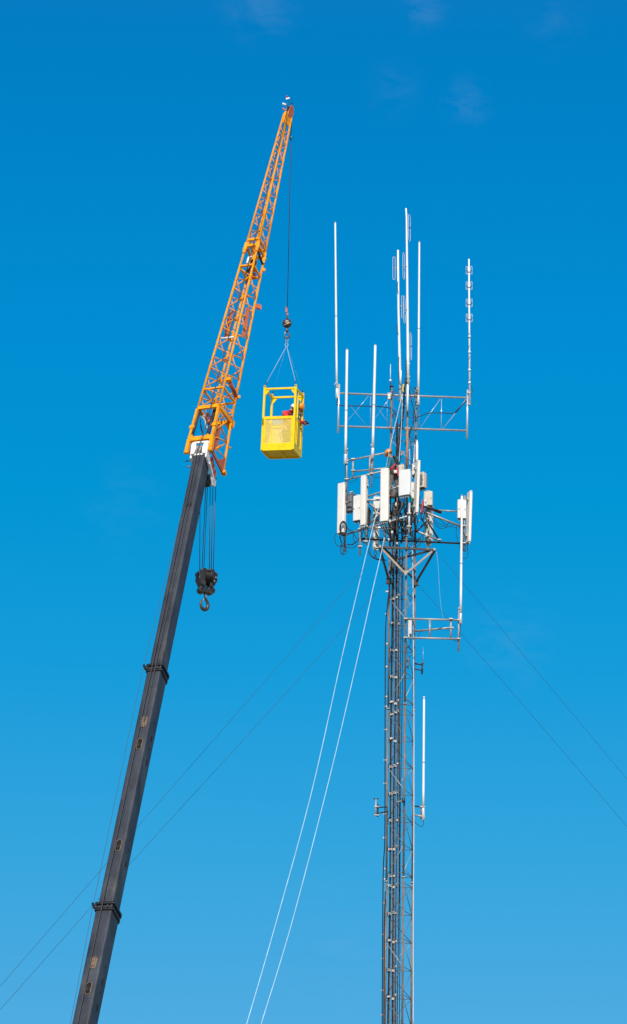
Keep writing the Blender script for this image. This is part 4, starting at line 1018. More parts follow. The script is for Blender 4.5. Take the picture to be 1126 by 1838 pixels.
# upper crossarms and railings
def pipes(name, base, label, cat, lst, group=None):
    t = thing(name, base, label, cat, group)
    for nm, m_, r_, *pts in lst:
        MB().path([Q(*q) for q in pts] if len(pts) == 2 else smooth([Q(*q) for q in pts], 4), r_, 8).build(nm, m_, t)
    return t
t = pipes('antenna_crossarm', Q(722, 770), 'wide two-pipe galvanised crossarm across the mast top with vertical end pipes', 'crossarm', [
    ('upper_pipe', 'galv', .034, (609, 706, .55), (838, 714, .3)), ('lower_pipe', 'galv', .034, (608, 765, .55), (838, 773, .3)),
    ('end_pipe', 'alu', .034, (609, 690, .52), (607, 777, .52)), ('end_pipe', 'alu', .034, (839.8, 700, .27), (838.4, 787, .27)),
    ('tie_rod', 'galv', .008, (665.5, 709, .5), (665, 766, .5)), ('tie_rod', 'alu', .006, (662, 710, .5), (636, 742, .5)), ('tie_rod', 'alu', .006, (702, 711, .45), (680, 742, .45)),
    ('tie_rod', 'galv', .004, (636, 742, .5), (615, 764, .5)), ('tie_rod', 'galv', .004, (628, 727, .5), (660, 766, .5)), ('tie_rod', 'galv', .004, (680, 742, .45), (662, 766, .5)), ('tie_rod', 'galv', .004, (675, 727, .45), (702, 766, .4)),
    ('tie_rod', 'alu', .008, (792.8, 716, .35), (792.2, 771, .35)), ('tie_rod', 'alu', .007, (790.5, 716, .35), (756, 766, .38)), ('tie_rod', 'alu', .010, (837, 717, .3), (795, 770, .34)),
    ('tie_rod', 'galv', .005, (753, 728, .35), (753, 768, .38)), ('tie_rod', 'galv', .005, (695.5, 720, .45), (695.5, 766, .45))])
for x, y in ((701, 709), (746.5, 711), (700.5, 768.5), (746, 771)):
    MB().lathe(Q(x, y, .08), -Y_, [(.035, 0), (.062, 0), (.062, .05), (.03, .06)], 14).build('clamp', 'leg', t)
px_cable([(606.5, 716, .5), (605, 724, .5), (608, 727, .5), (630, 728.5, .5), (665, 729, .45), (693, 731, .3), (704, 735, .2), (711, 744, .1), (714, 760, 0), (713, 790, 0)], .017, 'cable', 'black cable crossing between the left crossarm pipes into the mast')
px_cable([(838, 719, .28), (828, 729, .3), (816, 741, .3), (790, 741, .3), (770, 741.5, .3), (757, 746, .3), (746, 752, .2), (735, 775, .1), (727, 800, 0)], .015, 'cable', 'black cable running from the right crossarm end into the mast')
MB().tube(Q(838, 718, .26), Q(817, 740, .26), .012, 6).build('tie_rod', 'darksteel', t)
px_cable([(751.5, 728, .15), (752.5, 745, .15), (752, 768, .2)], .007, 'cable2', 'thin drop lead under the foot of the slim whip antenna')
t = pipes('pipe_railing', Q(655, 850), 'galvanised pipe railing of the upper left antenna platform', 'railing', [
    ('rail', 'galv', .030, (622, 827.5, .35), (697, 812, -.35)), ('rail', 'galv', .028, (632, 846.5, .3), (697, 840, -.3)), ('rail', 'galv', .030, (621, 861, .4), (700, 843, -.4)),
    ('upright', 'galv', .030, (623, 805, .35), (622.3, 884, .35)), ('upright', 'galv', .026, (634.2, 822, .25), (633.4, 858, .25)), ('upright', 'galv', .032, (664.6, 818, -.05), (663.6, 852, -.05)),
    ('upright', 'galv', .026, (668.5, 798, -.1), (667.2, 875, -.1)), ('upright', 'galv', .026, (670, 800, -.15), (669, 851, -.15))])
for x, y, d in ((634, 844.5, .25), (668, 826, -.15), (667.5, 850, -.15), (622.5, 827, .3), (622.5, 860, .33), (634, 824, .22), (663, 852, -.1)): clampbox(t, Q(x, y, d), .06, .05)
px_cable([(622, 862, .3), (630, 866, .3), (638, 862, .3), (643, 857, .2)], .008, 'cable', 'thin black lead sagging under the lowest railing pipe')
px_cable([(667, 853, -.1), (674, 857, -.15), (684, 857, -.2), (692, 855, -.2)], .008, 'cable', 'thin black lead drooping from the middle railing upright')
px_cable([(620, 833, .32), (619.8, 850, .32), (620.5, 880, .32), (621, 905, .32)], .011, 'cable', 'black lead hanging from the foot of the railing-corner whip')

# sector mounts round the mast
tl = pipes('sector_mount', Q(665, 940), 'galvanised sector mount holding the panel antennas on the left face', 'antenna mount', [
    ('lower_rail', 'galv', .034, (622, 959, .62), (736, 925.5, -1.0)), ('upper_rail', 'galv', .030, (620, 903.5, .62), (733, 868, -1.0)),
    ('mast_pipe', 'galv', .034, (659.6, 858, .0), (657.4, 978, .0)), ('mast_pipe', 'galv', .034, (647.5, 925, .25), (646.3, 997, .25)), ('mast_pipe', 'galv', .034, (620.5, 872, .62), (619, 990.5, .62)),
    ('mast_pipe', 'alu', .034, (693, 845, -.35), (690.5, 985, -.35)), ('standoff', 'galv', .032, (660, 900.5, .1), (683, 919.5, -.1)), ('standoff', 'galv', .032, (664, 940, .1), (681, 922, -.1)),
    ('standoff', 'alu', .040, (661, 897.3, .0), (690, 897.3, .0)), ('standoff', 'alu', .045, (664.5, 947.5, .0), (700, 947.5, .0)), ('standoff', 'galv', .034, (681, 920, -.1), (706, 928, -.1)),
    ('mast_pipe', 'alu', .036, (735.3, 903, -1.0), (734.3, 956, -1.0)), ('standoff', 'galv', .034, (735, 926, -1.0), (722, 940, -.5)), ('standoff', 'galv', .03, (712, 874, -.75), (728, 868, -.5))])
for x, y, d in ((658, 872, -.05), (657, 898, -.05), (656.6, 945, -.05), (620, 902, .55), (619.5, 960, .55), (734.5, 922, -1.05), (734.4, 945, -1.05), (646.5, 950, .2), (656.5, 972, -.04), (646.4, 981, .2)): clampbox(tl, Q(x, y, d), .07, .06)
for k in range(5):                                       # bolts and U-bolts where the tubes meet
    MB().box(Q(676 + 2.5 * k, 912 + 5 * (k % 3), -.15), X * .04, Y_ * .04, Z * .03).build('bolt_plate', ('galv', 'darksteel', 'clampw')[k % 3], tl)
tr_ = pipes('sector_mount', Q(790, 960), 'galvanised sector mount reaching out to the outer right panel antenna', 'antenna mount', [
    ('lower_pipe', 'darksteel', .034, (643, 967, .35), (832, 975.5, .25)), ('upper_rail', 'galv', .036, (766, 920, -.2), (826, 944, .15)), ('upper_rail', 'galv', .026, (788, 916, .2), (822, 918, .2)),
    ('support_beam', 'darksteel', .055, (757, 906, -.1), (792, 920, .15)), ('standoff', 'darksteel', .030, (763.5, 929, -.1), (788, 969, .25)), ('standoff', 'galv', .034, (744, 952, .0), (790, 970, .25)),
    ('standoff', 'darksteel', .030, (747, 955, .0), (764, 938, .1)), ('mast_pipe', 'galv', .034, (834.5, 890, .15), (832.5, 986, .15)), ('standoff', 'galv', .03, (826, 944, .15), (834, 950, .15)), ('mast_pipe', 'galv', .034, (770, 905, .4), (769, 990, .4))])
for x, y, d in ((788.5, 969, .2), (747, 952, -.05), (833, 975, .1), (833.5, 944, .1), (753, 968, .3), (727, 966, .3)): clampbox(tr_, Q(x, y, d), .06, .06)

# panel antennas
def axes(yaw):
    a = R(yaw); return V((math.cos(a), math.sin(a), 0)), V((-math.sin(a), math.cos(a), 0))
def panel(x, ytop, ybot, d, w, th, yaw, label, tilt=0.0, m_='panel', nconn=4, name='panel_antenna'):
    """x at the middle of the box; rows of its top and bottom"""
    a, b = Q(x, ytop, d), Q(x, ybot, d); h = a.z - b.z
    wx, dy = axes(yaw); fwd = -dy
    t = thing(name, Q(x, ybot, d), label, 'antenna', 'panel antennas on the mast')
    up = (Z + fwd * math.tan(R(tilt))).normalized()
    c = V((b.x, b.y, b.z)) + up * (h / 2)
    # radome: flat back, rounded front
    prof = []
    for sx, sy in ((-1, 1), (1, 1)): prof.append((sx * w / 2, th / 2))
    for k in range(9):
        a_ = math.pi * k / 8; prof.append((w / 2 * math.copysign(abs(math.cos(a_)) ** .45, math.cos(a_)), -th / 2 + .35 * th - .35 * th * abs(math.sin(a_)) ** .6 - .0))
    m = MB(); poly = [c + wx * p + dy * q - up * (h / 2) for p, q in prof]
    m.prism(poly[::-1], up * h); m.build('radome', m_, t, bevel=.012)
    MB().box(c - up * (h / 2 + .006), wx * (w / 2 - .02), dy * (th / 2 - .02), up * .008).build('end_cap', 'greyunit', t)
    for e_ in (-1, 1):
        MB().box(c + up * (e_ * (h / 2 - .045)) , wx * (w / 2 + .003), dy * (th / 2 - .012), up * .004).build('cap_seam', 'greyunit', t)
    for k in range(nconn):
        q = c - up * (h / 2 + .05) + wx * (w * (-.34 + .68 * k / max(1, nconn - 1)))
        MB().tube(q + up * .045, q - up * .03, .017, 8).build('connector', 'alu', t)
    for s_ in (-.36, .36):
        MB().box(c + up * (h * s_) + dy * (th / 2 + .035), wx * .05, dy * .04, up * .045).build('bracket', 'galv', t)
    return t
panel(612.6, 867.5, 957, .40, .30, .13, -38, 'cream panel antenna at the outermost left corner, with a cable coil on its foot')
panel(652.2, 854, 943, -.15, .20, .11, -35, 'narrow cream panel antenna between the outer left panel and the mast')
panel(690.2, 841.5, 936, -.75, .30, .12, -26, 'tallest cream panel antenna, in front of the worker on the mast')
panel(726.6, 844, 889.5, -1.05, .43, .13, -30, 'square white panel antenna at the front of the mast beside the worker', m_='wradome', nconn=6)
panel(747.0, 828, 922, -.60, .30, .105, 108, 'cream panel antenna seen edge-on, touching the right side of the square panel', tilt=1.7, m_='panel')
panel(841.0, 882.5, 974, .15, .30, .105, 108, 'outermost right panel antenna, seen edge-on, beside a white radio', tilt=1.7)
panel(674.5, 925, 984, .7, .20, .10, -150, 'cream panel antenna behind the mount, low between the ropes', m_='panel')
panel(770.5, 909, 975, .55, .26, .14, 140, 'panel antenna seen from its back at the right rear of the mast', m_='panel')
# radio units
def radio(x, y0, y1, d, w, th, yaw, label, m_='unit', fins=True, legs=True, name='radio_unit', dark_front=False):
    a, b = Q(x, y0, d), Q(x, y1, d); h = a.z - b.z; wx, dy = axes(yaw); c = (a + b) / 2; c = V((b.x, b.y, b.z + h / 2))
    t = thing(name, b, label, 'radio unit', 'radio units on the mast')
    MB().box(c, wx * (w / 2), dy * (th / 2), Z * (h / 2), ch=.025).build('housing', m_, t, bevel=.012)
    if fins:
        m = MB()
        n = 7
        for k in range(n): m.box(c + dy * (th / 2 + .02) + wx * (w * (-.42 + .84 * k / (n - 1))), wx * .006, dy * .02, Z * (h * .45))
        m.build('heat_sink_fins', 'greyunit', t)
    if dark_front:
        MB().box(c - dy * (th / 2 + .004) + Z * .0, wx * (w * .33), dy * .006, Z * (h * .36)).build('service_cover', 'greyunit', t)
    for s_ in (-1, 1):
        MB().box(c - dy * (th / 2 + .006) + wx * (s_ * w * .34) - Z * (h * .02), wx * .014, dy * .008, Z * .022).build('mount_bolt', 'greyunit', t)
    if legs:
        MB().box(c - Z * (h / 2 + .018), wx * (w * .42), dy * (th * .35), Z * .016).build('connector_plate', 'darksteel', t)
        for k in range(4):
            q = c - Z * (h / 2 + .03) + wx * (w * (-.3 + .2 * k)); MB().tube(q, q - Z * .07, .014, 6).build('connector', ('alu', 'cable')[k % 2], t)
    MB().path(smooth([c + Z * (h / 2) - wx * .06, c + Z * (h / 2 + .04) - wx * .05, c + Z * (h / 2 + .04) + wx * .05, c + Z * (h / 2) + wx * .06], 3), .010, 5).build('handle', m_, t)
    return t
radio(829, 898, 931, .12, .30, .14, 8, 'white radio unit beside the outermost right panel antenna')
radio(758.5, 849.5, 876, .3, .22, .20, -38, 'beige radio unit with a dark cover, topmost at the right of the mast', 'beige', dark_front=True)
radio(769, 883, 908, .25, .30, .18, -8, 'beige box radio unit on the dark beam right of the mast', 'beige')
radio(642, 890.5, 935, .25, .30, .15, -30, 'white radio unit left of the narrow panel antenna', 'unit')
radio(627.5, 886.5, 918, .75, .22, .16, -30, 'grey ribbed radio unit tucked behind the outer left panel', 'greyunit', fins=True)
radio(630.5, 884.5, 915, .95, .20, .12, -30, 'white-capped radio unit behind the grey ribbed one', 'unit')
radio(660, 913, 941, .25, .14, .16, -30, 'slim dark soiled radio unit right of the narrow panel antenna', 'darksteel')
radio(676.5, 892.5, 923.5, .35, .24, .14, -6, 'white perforated radio unit left of the tallest panel antenna', 'unit')
radio(721, 835.5, 846, -.6, .20, .16, -20, 'small beige box above the square white panel antenna', 'beige', fins=False)
radio(742.8, 834.5, 853, -.35, .11, .12, -20, 'small white box above right of the square white panel antenna', 'unit', fins=False)
radio(741, 868, 896, -.3, .14, .2, -20, 'white radio unit between the square panel and the edge-on panel', 'unit')
radio(699, 707.5, 716.5, -.25, .12, .10, -10, 'small white junction box on the left corner of the mast top', 'unit', fins=False, legs=False, name='junction_box')
radio(764, 896, 909, -.1, .10, .12, -30, 'small pale box beside the beige radio on the dark beam', 'panel', fins=False)
radio(708, 905, 925, -.45, .12, .14, 20, 'small dark box at the foot of the mast worker', 'darksteel', fins=False)
radio(738, 905, 922, -.2, .16, .14, 10, 'dark box deep inside the antenna cluster under the square panel', 'darksteel')
radio(714, 899, 914, -.3, .2, .16, -20, 'dark ribbed box under the left edge of the square panel', 'darksteel')
radio(731, 938, 952, -.2, .14, .12, -10, 'small dark splitter box low in the tangle above the torque arm', 'darksteel', fins=False)
radio(702, 938, 954, -.15, .13, .12, -20, 'small dark box between the tallest panel and the mast conduit', 'darksteel', fins=False)
for i, (x0, y0, d0, x1, y1, d1, r_, m_) in enumerate(((664, 905, .3, 686, 930, .1, .016, 'galv'), (668, 930, .3, 690, 915, .1, .016, 'galv'), (699, 905, -.5, 697, 962, -.4, .018, 'alu'), (706, 930, -.5, 722, 935, -.5, .02, 'galv'), (725, 925, -.6, 745, 932, -.3, .02, 'galv'),
        (718, 940, -.4, 733, 962, -.2, .018, 'galv'), (740, 925, -.3, 738, 965, -.3, .02, 'galv'), (688, 950, -.4, 710, 947, -.3, .03, 'alu'), (752, 925, -.1, 768, 948, .2, .018, 'darksteel'), (700, 968, -.4, 722, 972, -.3, .018, 'darksteel'), (713, 893, -.6, 715, 960, -.5, .02, 'leg'), (748, 905, 0, 762, 912, .1, .02, 'galv'))):
    tag(MB().tube(Q(x0, y0, d0), Q(x1, y1, d1), r_, 8).build('mount_tube', m_), 'short ' + ('pale' if m_ in ('galv', 'alu') else 'dark') + ' mounting tube among the cables below the panel antennas', 'tube', 'pale mounting tubes' if m_ in ('galv', 'alu') else 'dark mounting tubes')
# upper tubes at the mast top
t = thing('stub_antenna', Q(748.5, 830, .1), 'short tapered white stub antenna on the right mast leg above the edge-on panel', 'antenna')
MB().lathe(Q(748.6, 829, .0), Z, [(.035, 0), (.045, .1), (.045, .6), (.03, .72), (.012, .78)], 12).build('radome', 'whip', t); MB().lathe(Q(748.6, 831, .0), Z, [(.05, -.03), (.05, .03)], 12).build('base_clamp', 'galv', t)
tag(MB().tube(LP('M', zrow(766, 'M')), LP('M', zrow(842, 'M')), .039, 10).build('rusty_sleeve', 'rustpipe'), 'rusty orange pipe sleeve on the near mast leg above the square panel', 'pipe')
# dark cable bundle inside the mast top
BL = 'black cable in the bundle twisting down inside the mast top'
for k in range(7):
    s_ = k * 1.4
    px_cable([(729 - .5 * k, 676 + 3 * k, -.4 + .05 * k), (727.5 - .5 * k, 700, -.3), (724 + 1.5 * math.sin(s_), 735, -.25), (719 + 2.2 * math.sin(s_ + 1), 770, -.2), (716 + 2.4 * math.sin(s_ + 2), 800, -.2), (714 + 3 * math.sin(s_ + 3), 850, -.2), (712 + 4 * math.sin(s_), 900, -.2), (710 + 5 * math.sin(s_ + 1), 960, -.25), (708 + 6 * math.sin(s_ + 2), 1030, -.3)], .014 + .003 * (k % 3), 'cable' if k % 3 else 'cable2', BL if k % 3 else 'grey cable in the bundle twisting down inside the mast top', 'black bundle cables' if k % 3 else 'grey bundle cables')
px_cable([(713, 760, .1), (712.5, 800, .1), (712, 850, .1), (710, 900, .1), (708, 960, .1)], .034, 'cable', 'thick dark conduit beside the worker rising inside the mast', name='feed_cable')
px_cable([(735, 700, -.1), (739, 720, -.1), (743, 740, -.1), (740, 765, -.1), (734, 785, -.1), (731, 800, -.1)], .014, 'cable', 'black cable curving between the right mast leg and the near leg at the top')
px_cable([(731, 760, -.2), (736, 790, -.2), (740, 815, -.2), (738, 850, -.25)], .013, 'cable', 'black cable slanting down to the small white box above right of the square panel')
px_cable([(708, 708, -.1), (705, 718, -.1), (707, 730, -.1), (712, 738, -.1)], .011, 'cable2', 'grey drip loop behind the left corner junction box')
px_cable([(735, 806, -.1), (735.5, 820, -.1), (735.8, 835, -.1)], .011, 'alu', 'bright lead dropping behind the top of the square white panel', name='conduit', cat='conduit')
px_cable([(744.5, 798, -.1), (743.5, 815, -.1), (743, 833, -.15)], .011, 'alu', 'bright lead dropping to the small white box beside the square panel', name='conduit', cat='conduit')
tag(MB().path(smooth([Q(725, 690, -.5), Q(723.5, 698, -.5), Q(724, 704, -.5)], 4), .03, 6).build('yellow_wrap', 'yelcable'), 'pale yellow wrap on the rope pulley at the mast top', 'wrap')
# coil and loops at the left
coil = thing('cable_coil', Q(617, 945, .25), 'coil of black cable tied to the foot of the outer left panel', 'cable coil')
for k in range(7):
    cc_ = Q(616.5 + .6 * math.sin(k), 948 + .8 * math.cos(k * 2), .20 - .015 * k); rx, rz = .105 + .012 * math.sin(k * 1.7), .235 + .02 * math.cos(k * 2.3)
    MB().path([cc_ + X * (rx * math.cos(a)) + Z * (rz * math.sin(a)) + Y_ * (.05 * math.sin(a + k)) for a in [2 * math.pi * j / 24 for j in range(24)]], .0115, 5, closed=True).build('cable_turn', 'cable', coil)
JL = [((612, 958, .4), (612, 972, .35), (616, 985, .3), (617, 994, .3), (613, 992, .3), (611.5, 982, .35), (613, 975, .4)), ((615, 958, .4), (618, 972, .35), (622, 985, .3), (621, 993, .3), (616, 995.5, .3), (612, 991, .3), (612.5, 976, .3)),
      ((609, 958, .4), (611, 968, .4), (617, 976, .4), (628, 978, .4), (640, 973, .3), (652, 966, .2), (668, 964, .1), (690, 966, 0)), ((612, 976, .4), (622, 982, .4), (634, 983, .4), (645, 976, .3), (654, 968, .2), (672, 966, .1)),
      ((604, 957, .45), (601, 965, .45), (603, 976, .45), (610, 981, .45), (617, 980, .4)), ((622, 945, .4), (631, 956, .4), (638, 963, .4), (641, 969, .35), (633, 978, .35), (624, 976, .4)),
      ((628, 950, .4), (636, 957, .4), (634, 966, .4), (638, 975, .4)), ((619, 960, .4), (620, 972, .4), (618, 982, .4))]
for pts in JL: px_cable(pts, .0115, 'cable', 'black jumper cable looping below the outer left panel antenna', 'jumper loops below the outer left panel')
for pts in (((648, 945, -.1), (650, 960, -.1), (653, 975, 0), (656, 968, 0)), ((652, 945, -.1), (655, 958, -.1), (660, 962, 0), (661, 950, .1)), ((657, 945, 0), (662, 952, 0), (670, 953, 0), (678, 962, 0), (684, 975, -.1)), ((653, 950, .2), (651, 958, .2), (648, 965, .2))):
    px_cable(pts, .011, 'cable', 'black jumper cable under the narrow cream panel antenna', 'jumpers under the narrow panel')
for pts in (((664, 965, .1), (661, 980, .1), (662, 992, .1), (668, 1000, .1), (680, 1005, 0), (694, 1006, -.1)), ((668, 966, .1), (664, 985, .1), (667, 996, .1), (676, 1003, 0), (692, 1004, -.1)), ((682, 968, 0), (686, 976, -.1), (684, 985, -.1)), ((674, 985, .5), (676, 994, .4), (672, 1000, .4)), ((672, 985, .5), (673, 996, .4), (677, 1003, .4))):
    px_cable(pts, .013, 'cable', 'black jumper cable swinging left of the torque arm end', 'jumpers left of the torque arm')
for i, pts in enumerate((((684, 938, -.7), (686, 950, -.6), (692, 955, -.5), (700, 948, -.4)), ((688, 938, -.7), (689, 948, -.65), (696, 958, -.5), (704, 956, -.4)), ((692, 938, -.7), (694, 950, -.6), (700, 962, -.5), (708, 970, -.4)), ((696, 936, -.7), (699, 945, -.6), (706, 950, -.5), (712, 965, -.4)),
                         ((690, 940, -.7), (686, 952, -.7), (690, 962, -.6), (700, 966, -.4)), ((700, 930, -.5), (706, 940, -.6), (712, 952, -.6), (722, 958, -.5)), ((712, 915, -.6), (711, 930, -.7), (716, 945, -.7), (726, 955, -.6), (733, 950, -.6)), ((716, 892, -.9), (713, 910, -.8), (716, 930, -.8), (722, 948, -.7), (730, 958, -.6)),
                         ((720, 892, -.95), (722, 905, -.9), (716, 920, -.8), (712, 938, -.7), (714, 955, -.6)), ((726, 891, -1), (727, 902, -.95), (721, 915, -.85), (715, 926, -.75), (712, 940, -.6)), ((731, 890, -1), (732, 905, -.9), (727, 920, -.8), (728, 940, -.7), (726, 960, -.6)), ((735, 889, -1), (738, 900, -.9), (737, 920, -.8), (739, 940, -.7), (736, 962, -.5)))):
    px_cable(pts, .014 + .003 * (i % 2), 'cable' if i % 4 else 'cable2', 'black jumper cable in the tangle between the tallest and the square panels' if i % 4 else 'grey jumper cable in the tangle between the tallest and the square panels', 'black tangle jumpers' if i % 4 else 'grey tangle jumpers')
rr = random.Random(3)
for i in range(20):
    x0 = rr.uniform(698, 744); y0 = rr.uniform(893, 915); x1 = x0 + rr.uniform(-14, 14); x1 = min(max(x1, 697), 746)
    px_cable([(x0, y0, -.45), (x0 + rr.uniform(-4, 4), y0 + 14, -.4), ((x0 + x1) / 2 + rr.uniform(-6, 6), y0 + 28, -.35 + rr.uniform(-.2, .2)), (x1, y0 + 44, -.3), (x1 + rr.uniform(-3, 3), y0 + 62, -.2)], .015 + .006 * rr.random(), 'cable' if i % 5 else 'cable2', 'black jumper cable in the tangle between the tallest and the square panels' if i % 5 else 'grey jumper cable in the tangle between the tallest and the square panels', 'black tangle jumpers' if i % 5 else 'grey tangle jumpers')
for pts in (((743, 924, -.55), (744, 938, -.5), (748, 950, -.4), (743, 960, -.3)), ((747, 924, -.55), (750, 936, -.5), (746, 950, -.4), (740, 956, -.3)), ((752, 905, -.2), (757, 915, -.2), (765, 922, -.2), (770, 930, 0)), ((760, 909, .1), (762, 922, .1), (760, 935, .2), (764, 950, .3)), ((755, 880, .2), (750, 890, .1), (752, 903, .0), (760, 910, 0)), ((749, 880, .1), (754, 895, .1), (751, 910, 0), (756, 925, .1), (761, 940, .2))):
    px_cable(pts, .0135, 'cable', 'black jumper cable under the edge-on panel right of the mast', 'jumpers right of the mast')
for pts in (((773, 924, -.1), (780, 936, -.1), (789, 945, 0), (800, 944, 0), (808, 938, .1)), ((776, 925, -.1), (786, 938, -.1), (797, 943, 0), (806, 945, 0), (818, 941, .1)), ((780, 928, -.1), (790, 932, -.1), (800, 941, 0), (812, 938, .1), (824, 944, .1)), ((775, 928, -.1), (783, 944, -.1), (794, 949, 0), (806, 945, .1), (822, 948, .1))):
    px_cable(pts, .0085, 'cable', 'thin black lead sagging along the arm to the outer right panel', 'leads sagging along the right arm')
for pts in (((824, 944, .1), (829, 955, .1), (831, 968, .1), (834, 978, .1)), ((820, 944, .1), (819, 958, .1), (822, 970, .1), (826, 985, .1)), ((838, 976, .15), (840, 985, .15), (839.5, 998, .15), (835, 1002.5, .15), (830, 1001, .15)), ((835, 976, .15), (836, 984, .15), (833, 990, .15), (830, 984, .15)), ((840, 976, .15), (838, 988, .15), (833, 988, .15), (832, 978, .15)),
            ((826, 932, .1), (828, 944, .1), (832, 955, .1), (836, 968, .15)), ((832, 932, .1), (833, 946, .1), (830, 960, .1), (833, 975, .1)), ((829, 932, .1), (826, 948, .1), (828, 962, .1), (832, 970, .1))):
    px_cable(pts, .010, 'cable', 'black jumper cable beneath the outer right radio and panel', 'jumpers at the outer right panel')
for pts in (((724, 962, -.2), (735, 968, -.1), (748, 968, 0), (757, 962, .1), (762, 950, .2)), ((722, 975, -.3), (714, 970, -.2), (704, 972, -.2), (696, 968, -.2)), ((736, 995, .1), (745, 985, .1), (757, 972, .2), (763, 955, .3))):
    px_cable(pts, .013, 'cable', 'black jumper cable crossing under the platform at the mast', 'jumpers under the platform')
for i, (x, y, s_, m_) in enumerate(((700, 935, 4, 'clampw'), (712, 905, 5, 'clampw'), (722, 905, 4, 'galv'), (741, 935, 4, 'tan'), (746, 940, 3, 'clampw'), (704, 955, 4, 'galv'), (698, 968, 3, 'clampw'), (713, 975, 3, 'clampw'), (729, 948, 4, 'galv'), (752, 935, 3, 'clampw'), (766, 960, 4, 'clampw'), (768, 985, 3, 'clampw'), (734, 915, 3, 'alu'), (756, 918, 3, 'clampw'), (719, 915, 3, 'tan'))):
    m = MB(); h_ = s_ / 54 / 2; q = Q(x, y, -.55 if x < 735 else .1); m.box(q, X * h_, Y_ * h_ * .7, Z * h_ * 1.1); m.box(q - Z * h_ * 1.3, X * h_ * .5, Y_ * h_ * .5, Z * h_ * .5)
    tag(m.build('cable_clamp', m_, bevel=.006), 'small pale cable clamp among the tangled jumpers below the panels', 'clamp', 'small clamps in the tangle')
# green and red straps
tag(MB().path(smooth([Q(738, 890, -.8), Q(739.5, 898, -.8), Q(736.5, 905, -.8), Q(739.5, 909, -.8), Q(736, 913, -.8)], 4), .02, 6).build('green_sling', 'green'), 'bright green sling hanging under the square white panel antenna', 'sling')
tag(MB().path([Q(758.6, 897, -.4), Q(758.4, 908, -.4), Q(757.6, 916, -.4), Q(757.5, 923, -.4)], .026, 6, .045).build('red_sling', 'red'), 'red sling hanging right of the edge-on panel antenna', 'sling')

# low side arm with the long whip
t = pipes('side_arm', Q(780, 1128), 'galvanised two-rail side arm low on the right of the mast', 'side arm', [
    ('rail', 'galv', .032, (729, 1110.5, -.55), (827, 1113, -.5)), ('rail', 'galv', .032, (729, 1144.5, -.55), (826, 1147, -.5)), ('upright', 'galv', .030, (772, 1111, -.52), (771.5, 1145, -.52)), ('upright', 'galv', .030, (809.8, 1109, -.5), (809.3, 1148, -.5)),
    ('stay', 'galv', .034, (744.5, 1132.8, .2), (813, 1126.5, -.45)), ('mast_pipe', 'galv', .032, (824.4, 1090, -.47), (823.2, 1169, -.47)), ('flat_bar', 'galv', .02, (741, 1112, -.5), (744, 1126, .1))])
MB().box(Q(736, 1127.5, -.52), X * .055, Y_ * .02, Z * .32).build('back_plate', 'clampw', t); MB().box(Q(737, 1140, -.56), X * .035, Y_ * .02, Z * .05).build('clamp', 'darksteel', t)
for x, y, d in ((811.5, 1127, -.5), (728, 1110.5, -.6), (728, 1144.5, -.6), (809.5, 1111, -.55), (823.8, 1113, -.55), (823.4, 1146.5, -.55)): clampbox(t, Q(x, y, d), .06, .05)
px_cable([(827, 1120, -.5), (826.5, 1133, -.5), (824, 1146, -.5), (820, 1151, -.5), (812, 1148, -.5)], .010, 'cable', 'black lead looping under the foot of the long right whip')
px_cable([(802, 1130, -.45), (808, 1133, -.45), (810, 1137, -.45)], .008, 'cable', 'tiny black loop by the end of the side arm stay')
px_cable([(751, 1142, -.4), (754, 1135, -.4), (760, 1132, -.4)], .009, 'cable', 'short black lead bent under the side arm stay')
px_cable([(738, 1147, -.45), (736, 1158, -.45), (731, 1163, -.5), (727, 1166, -.5)], .014, 'cable', 'black cable bending from the side arm onto the near mast leg')
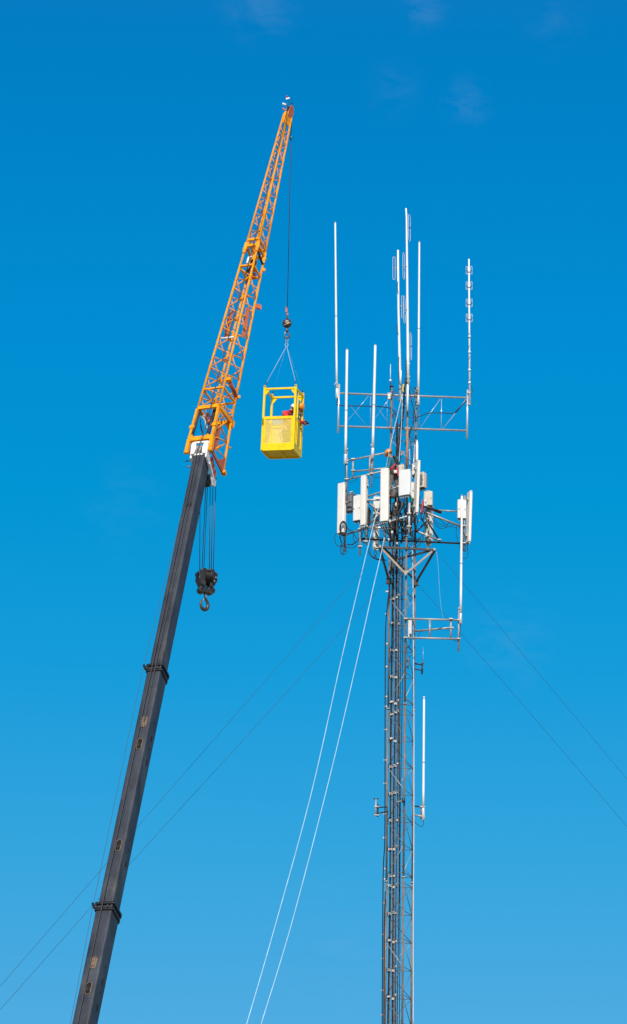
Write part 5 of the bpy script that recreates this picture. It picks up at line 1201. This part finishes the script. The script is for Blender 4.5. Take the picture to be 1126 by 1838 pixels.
# small brackets
pipes('small_bracket', Q(758, 1200), 'small empty dark double-armed bracket on the right mast leg', 'bracket', [
    ('arm', 'darksteel', .026, (744, 1191, .2), (758, 1193.3, .1)), ('arm', 'darksteel', .022, (744, 1200.8, .2), (758, 1203.3, .1)), ('upright', 'darksteel', .030, (758.4, 1190, .1), (757.8, 1210, .1)), ('pin', 'rustrim', .022, (759.6, 1186, .1), (759.3, 1192, .1)),
    ('thin_rod', 'alu', .0035, (760.3, 1162, .1), (759.8, 1187, .1))])
pipes('small_bracket', Q(733, 1190), 'small rusty bracket between the near mast leg and the right leg', 'bracket', [
    ('arm', 'darksteel', .022, (726.5, 1189, -.45), (733, 1186, -.4)), ('arm', 'darksteel', .022, (726.5, 1199, -.45), (733, 1196, -.4)), ('upright', 'leg', .018, (733.4, 1180, -.4), (733, 1201, -.4))])
pipes('whip_bracket', Q(757, 1457), 'dark double bracket holding the pointed low whip', 'bracket', [
    ('arm', 'darksteel', .024, (743.5, 1447, .2), (759, 1448.3, .08)), ('arm', 'galv', .028, (743.5, 1463.2, .2), (759, 1465, .08)), ('upright', 'leg', .030, (757, 1446, .1), (756.6, 1470, .1))])
px_cable([(760, 1472, .05), (760.5, 1478, .05), (757.5, 1483.5, .05), (751, 1481, .05), (743.5, 1474, .1), (737, 1464, .1)], .009, 'cable', 'black drip loop under the pointed low whip')
t = pipes('small_bracket', Q(675, 1450), 'small bracket with a T-shaped top on the left of the mast', 'bracket', [
    ('upright', 'galv', .024, (675.2, 1434, -.2), (674.5, 1465, -.2)), ('upright', 'darksteel', .026, (678.5, 1443, -.15), (678.1, 1466, -.15)), ('top_bar', 'darksteel', .020, (671, 1434, -.2), (680, 1433.6, -.2)),
    ('arm', 'darksteel', .020, (676, 1449.5, -.18), (695, 1448.5, .1)), ('arm', 'darksteel', .020, (676, 1460, -.18), (697, 1456.5, .1))])
for y in (1448, 1463): clampbox(t, Q(676, y, -.2), .07, .04)
t = thing('mast_light', Q(726, 1435, -.6), 'small dark obstruction light on the near mast leg', 'lamp')
MB().lathe(Q(724.5, 1438, -.6), Z, [(.05, -.04), (.06, -.02), (.06, .06), (.04, .1), (.02, .11)], 12).build('lamp_body', 'darksteel', t); MB().beam(Q(713, 1439, -.5), Q(724, 1437, -.6), .03, .03).build('lamp_arm', 'galv', t)
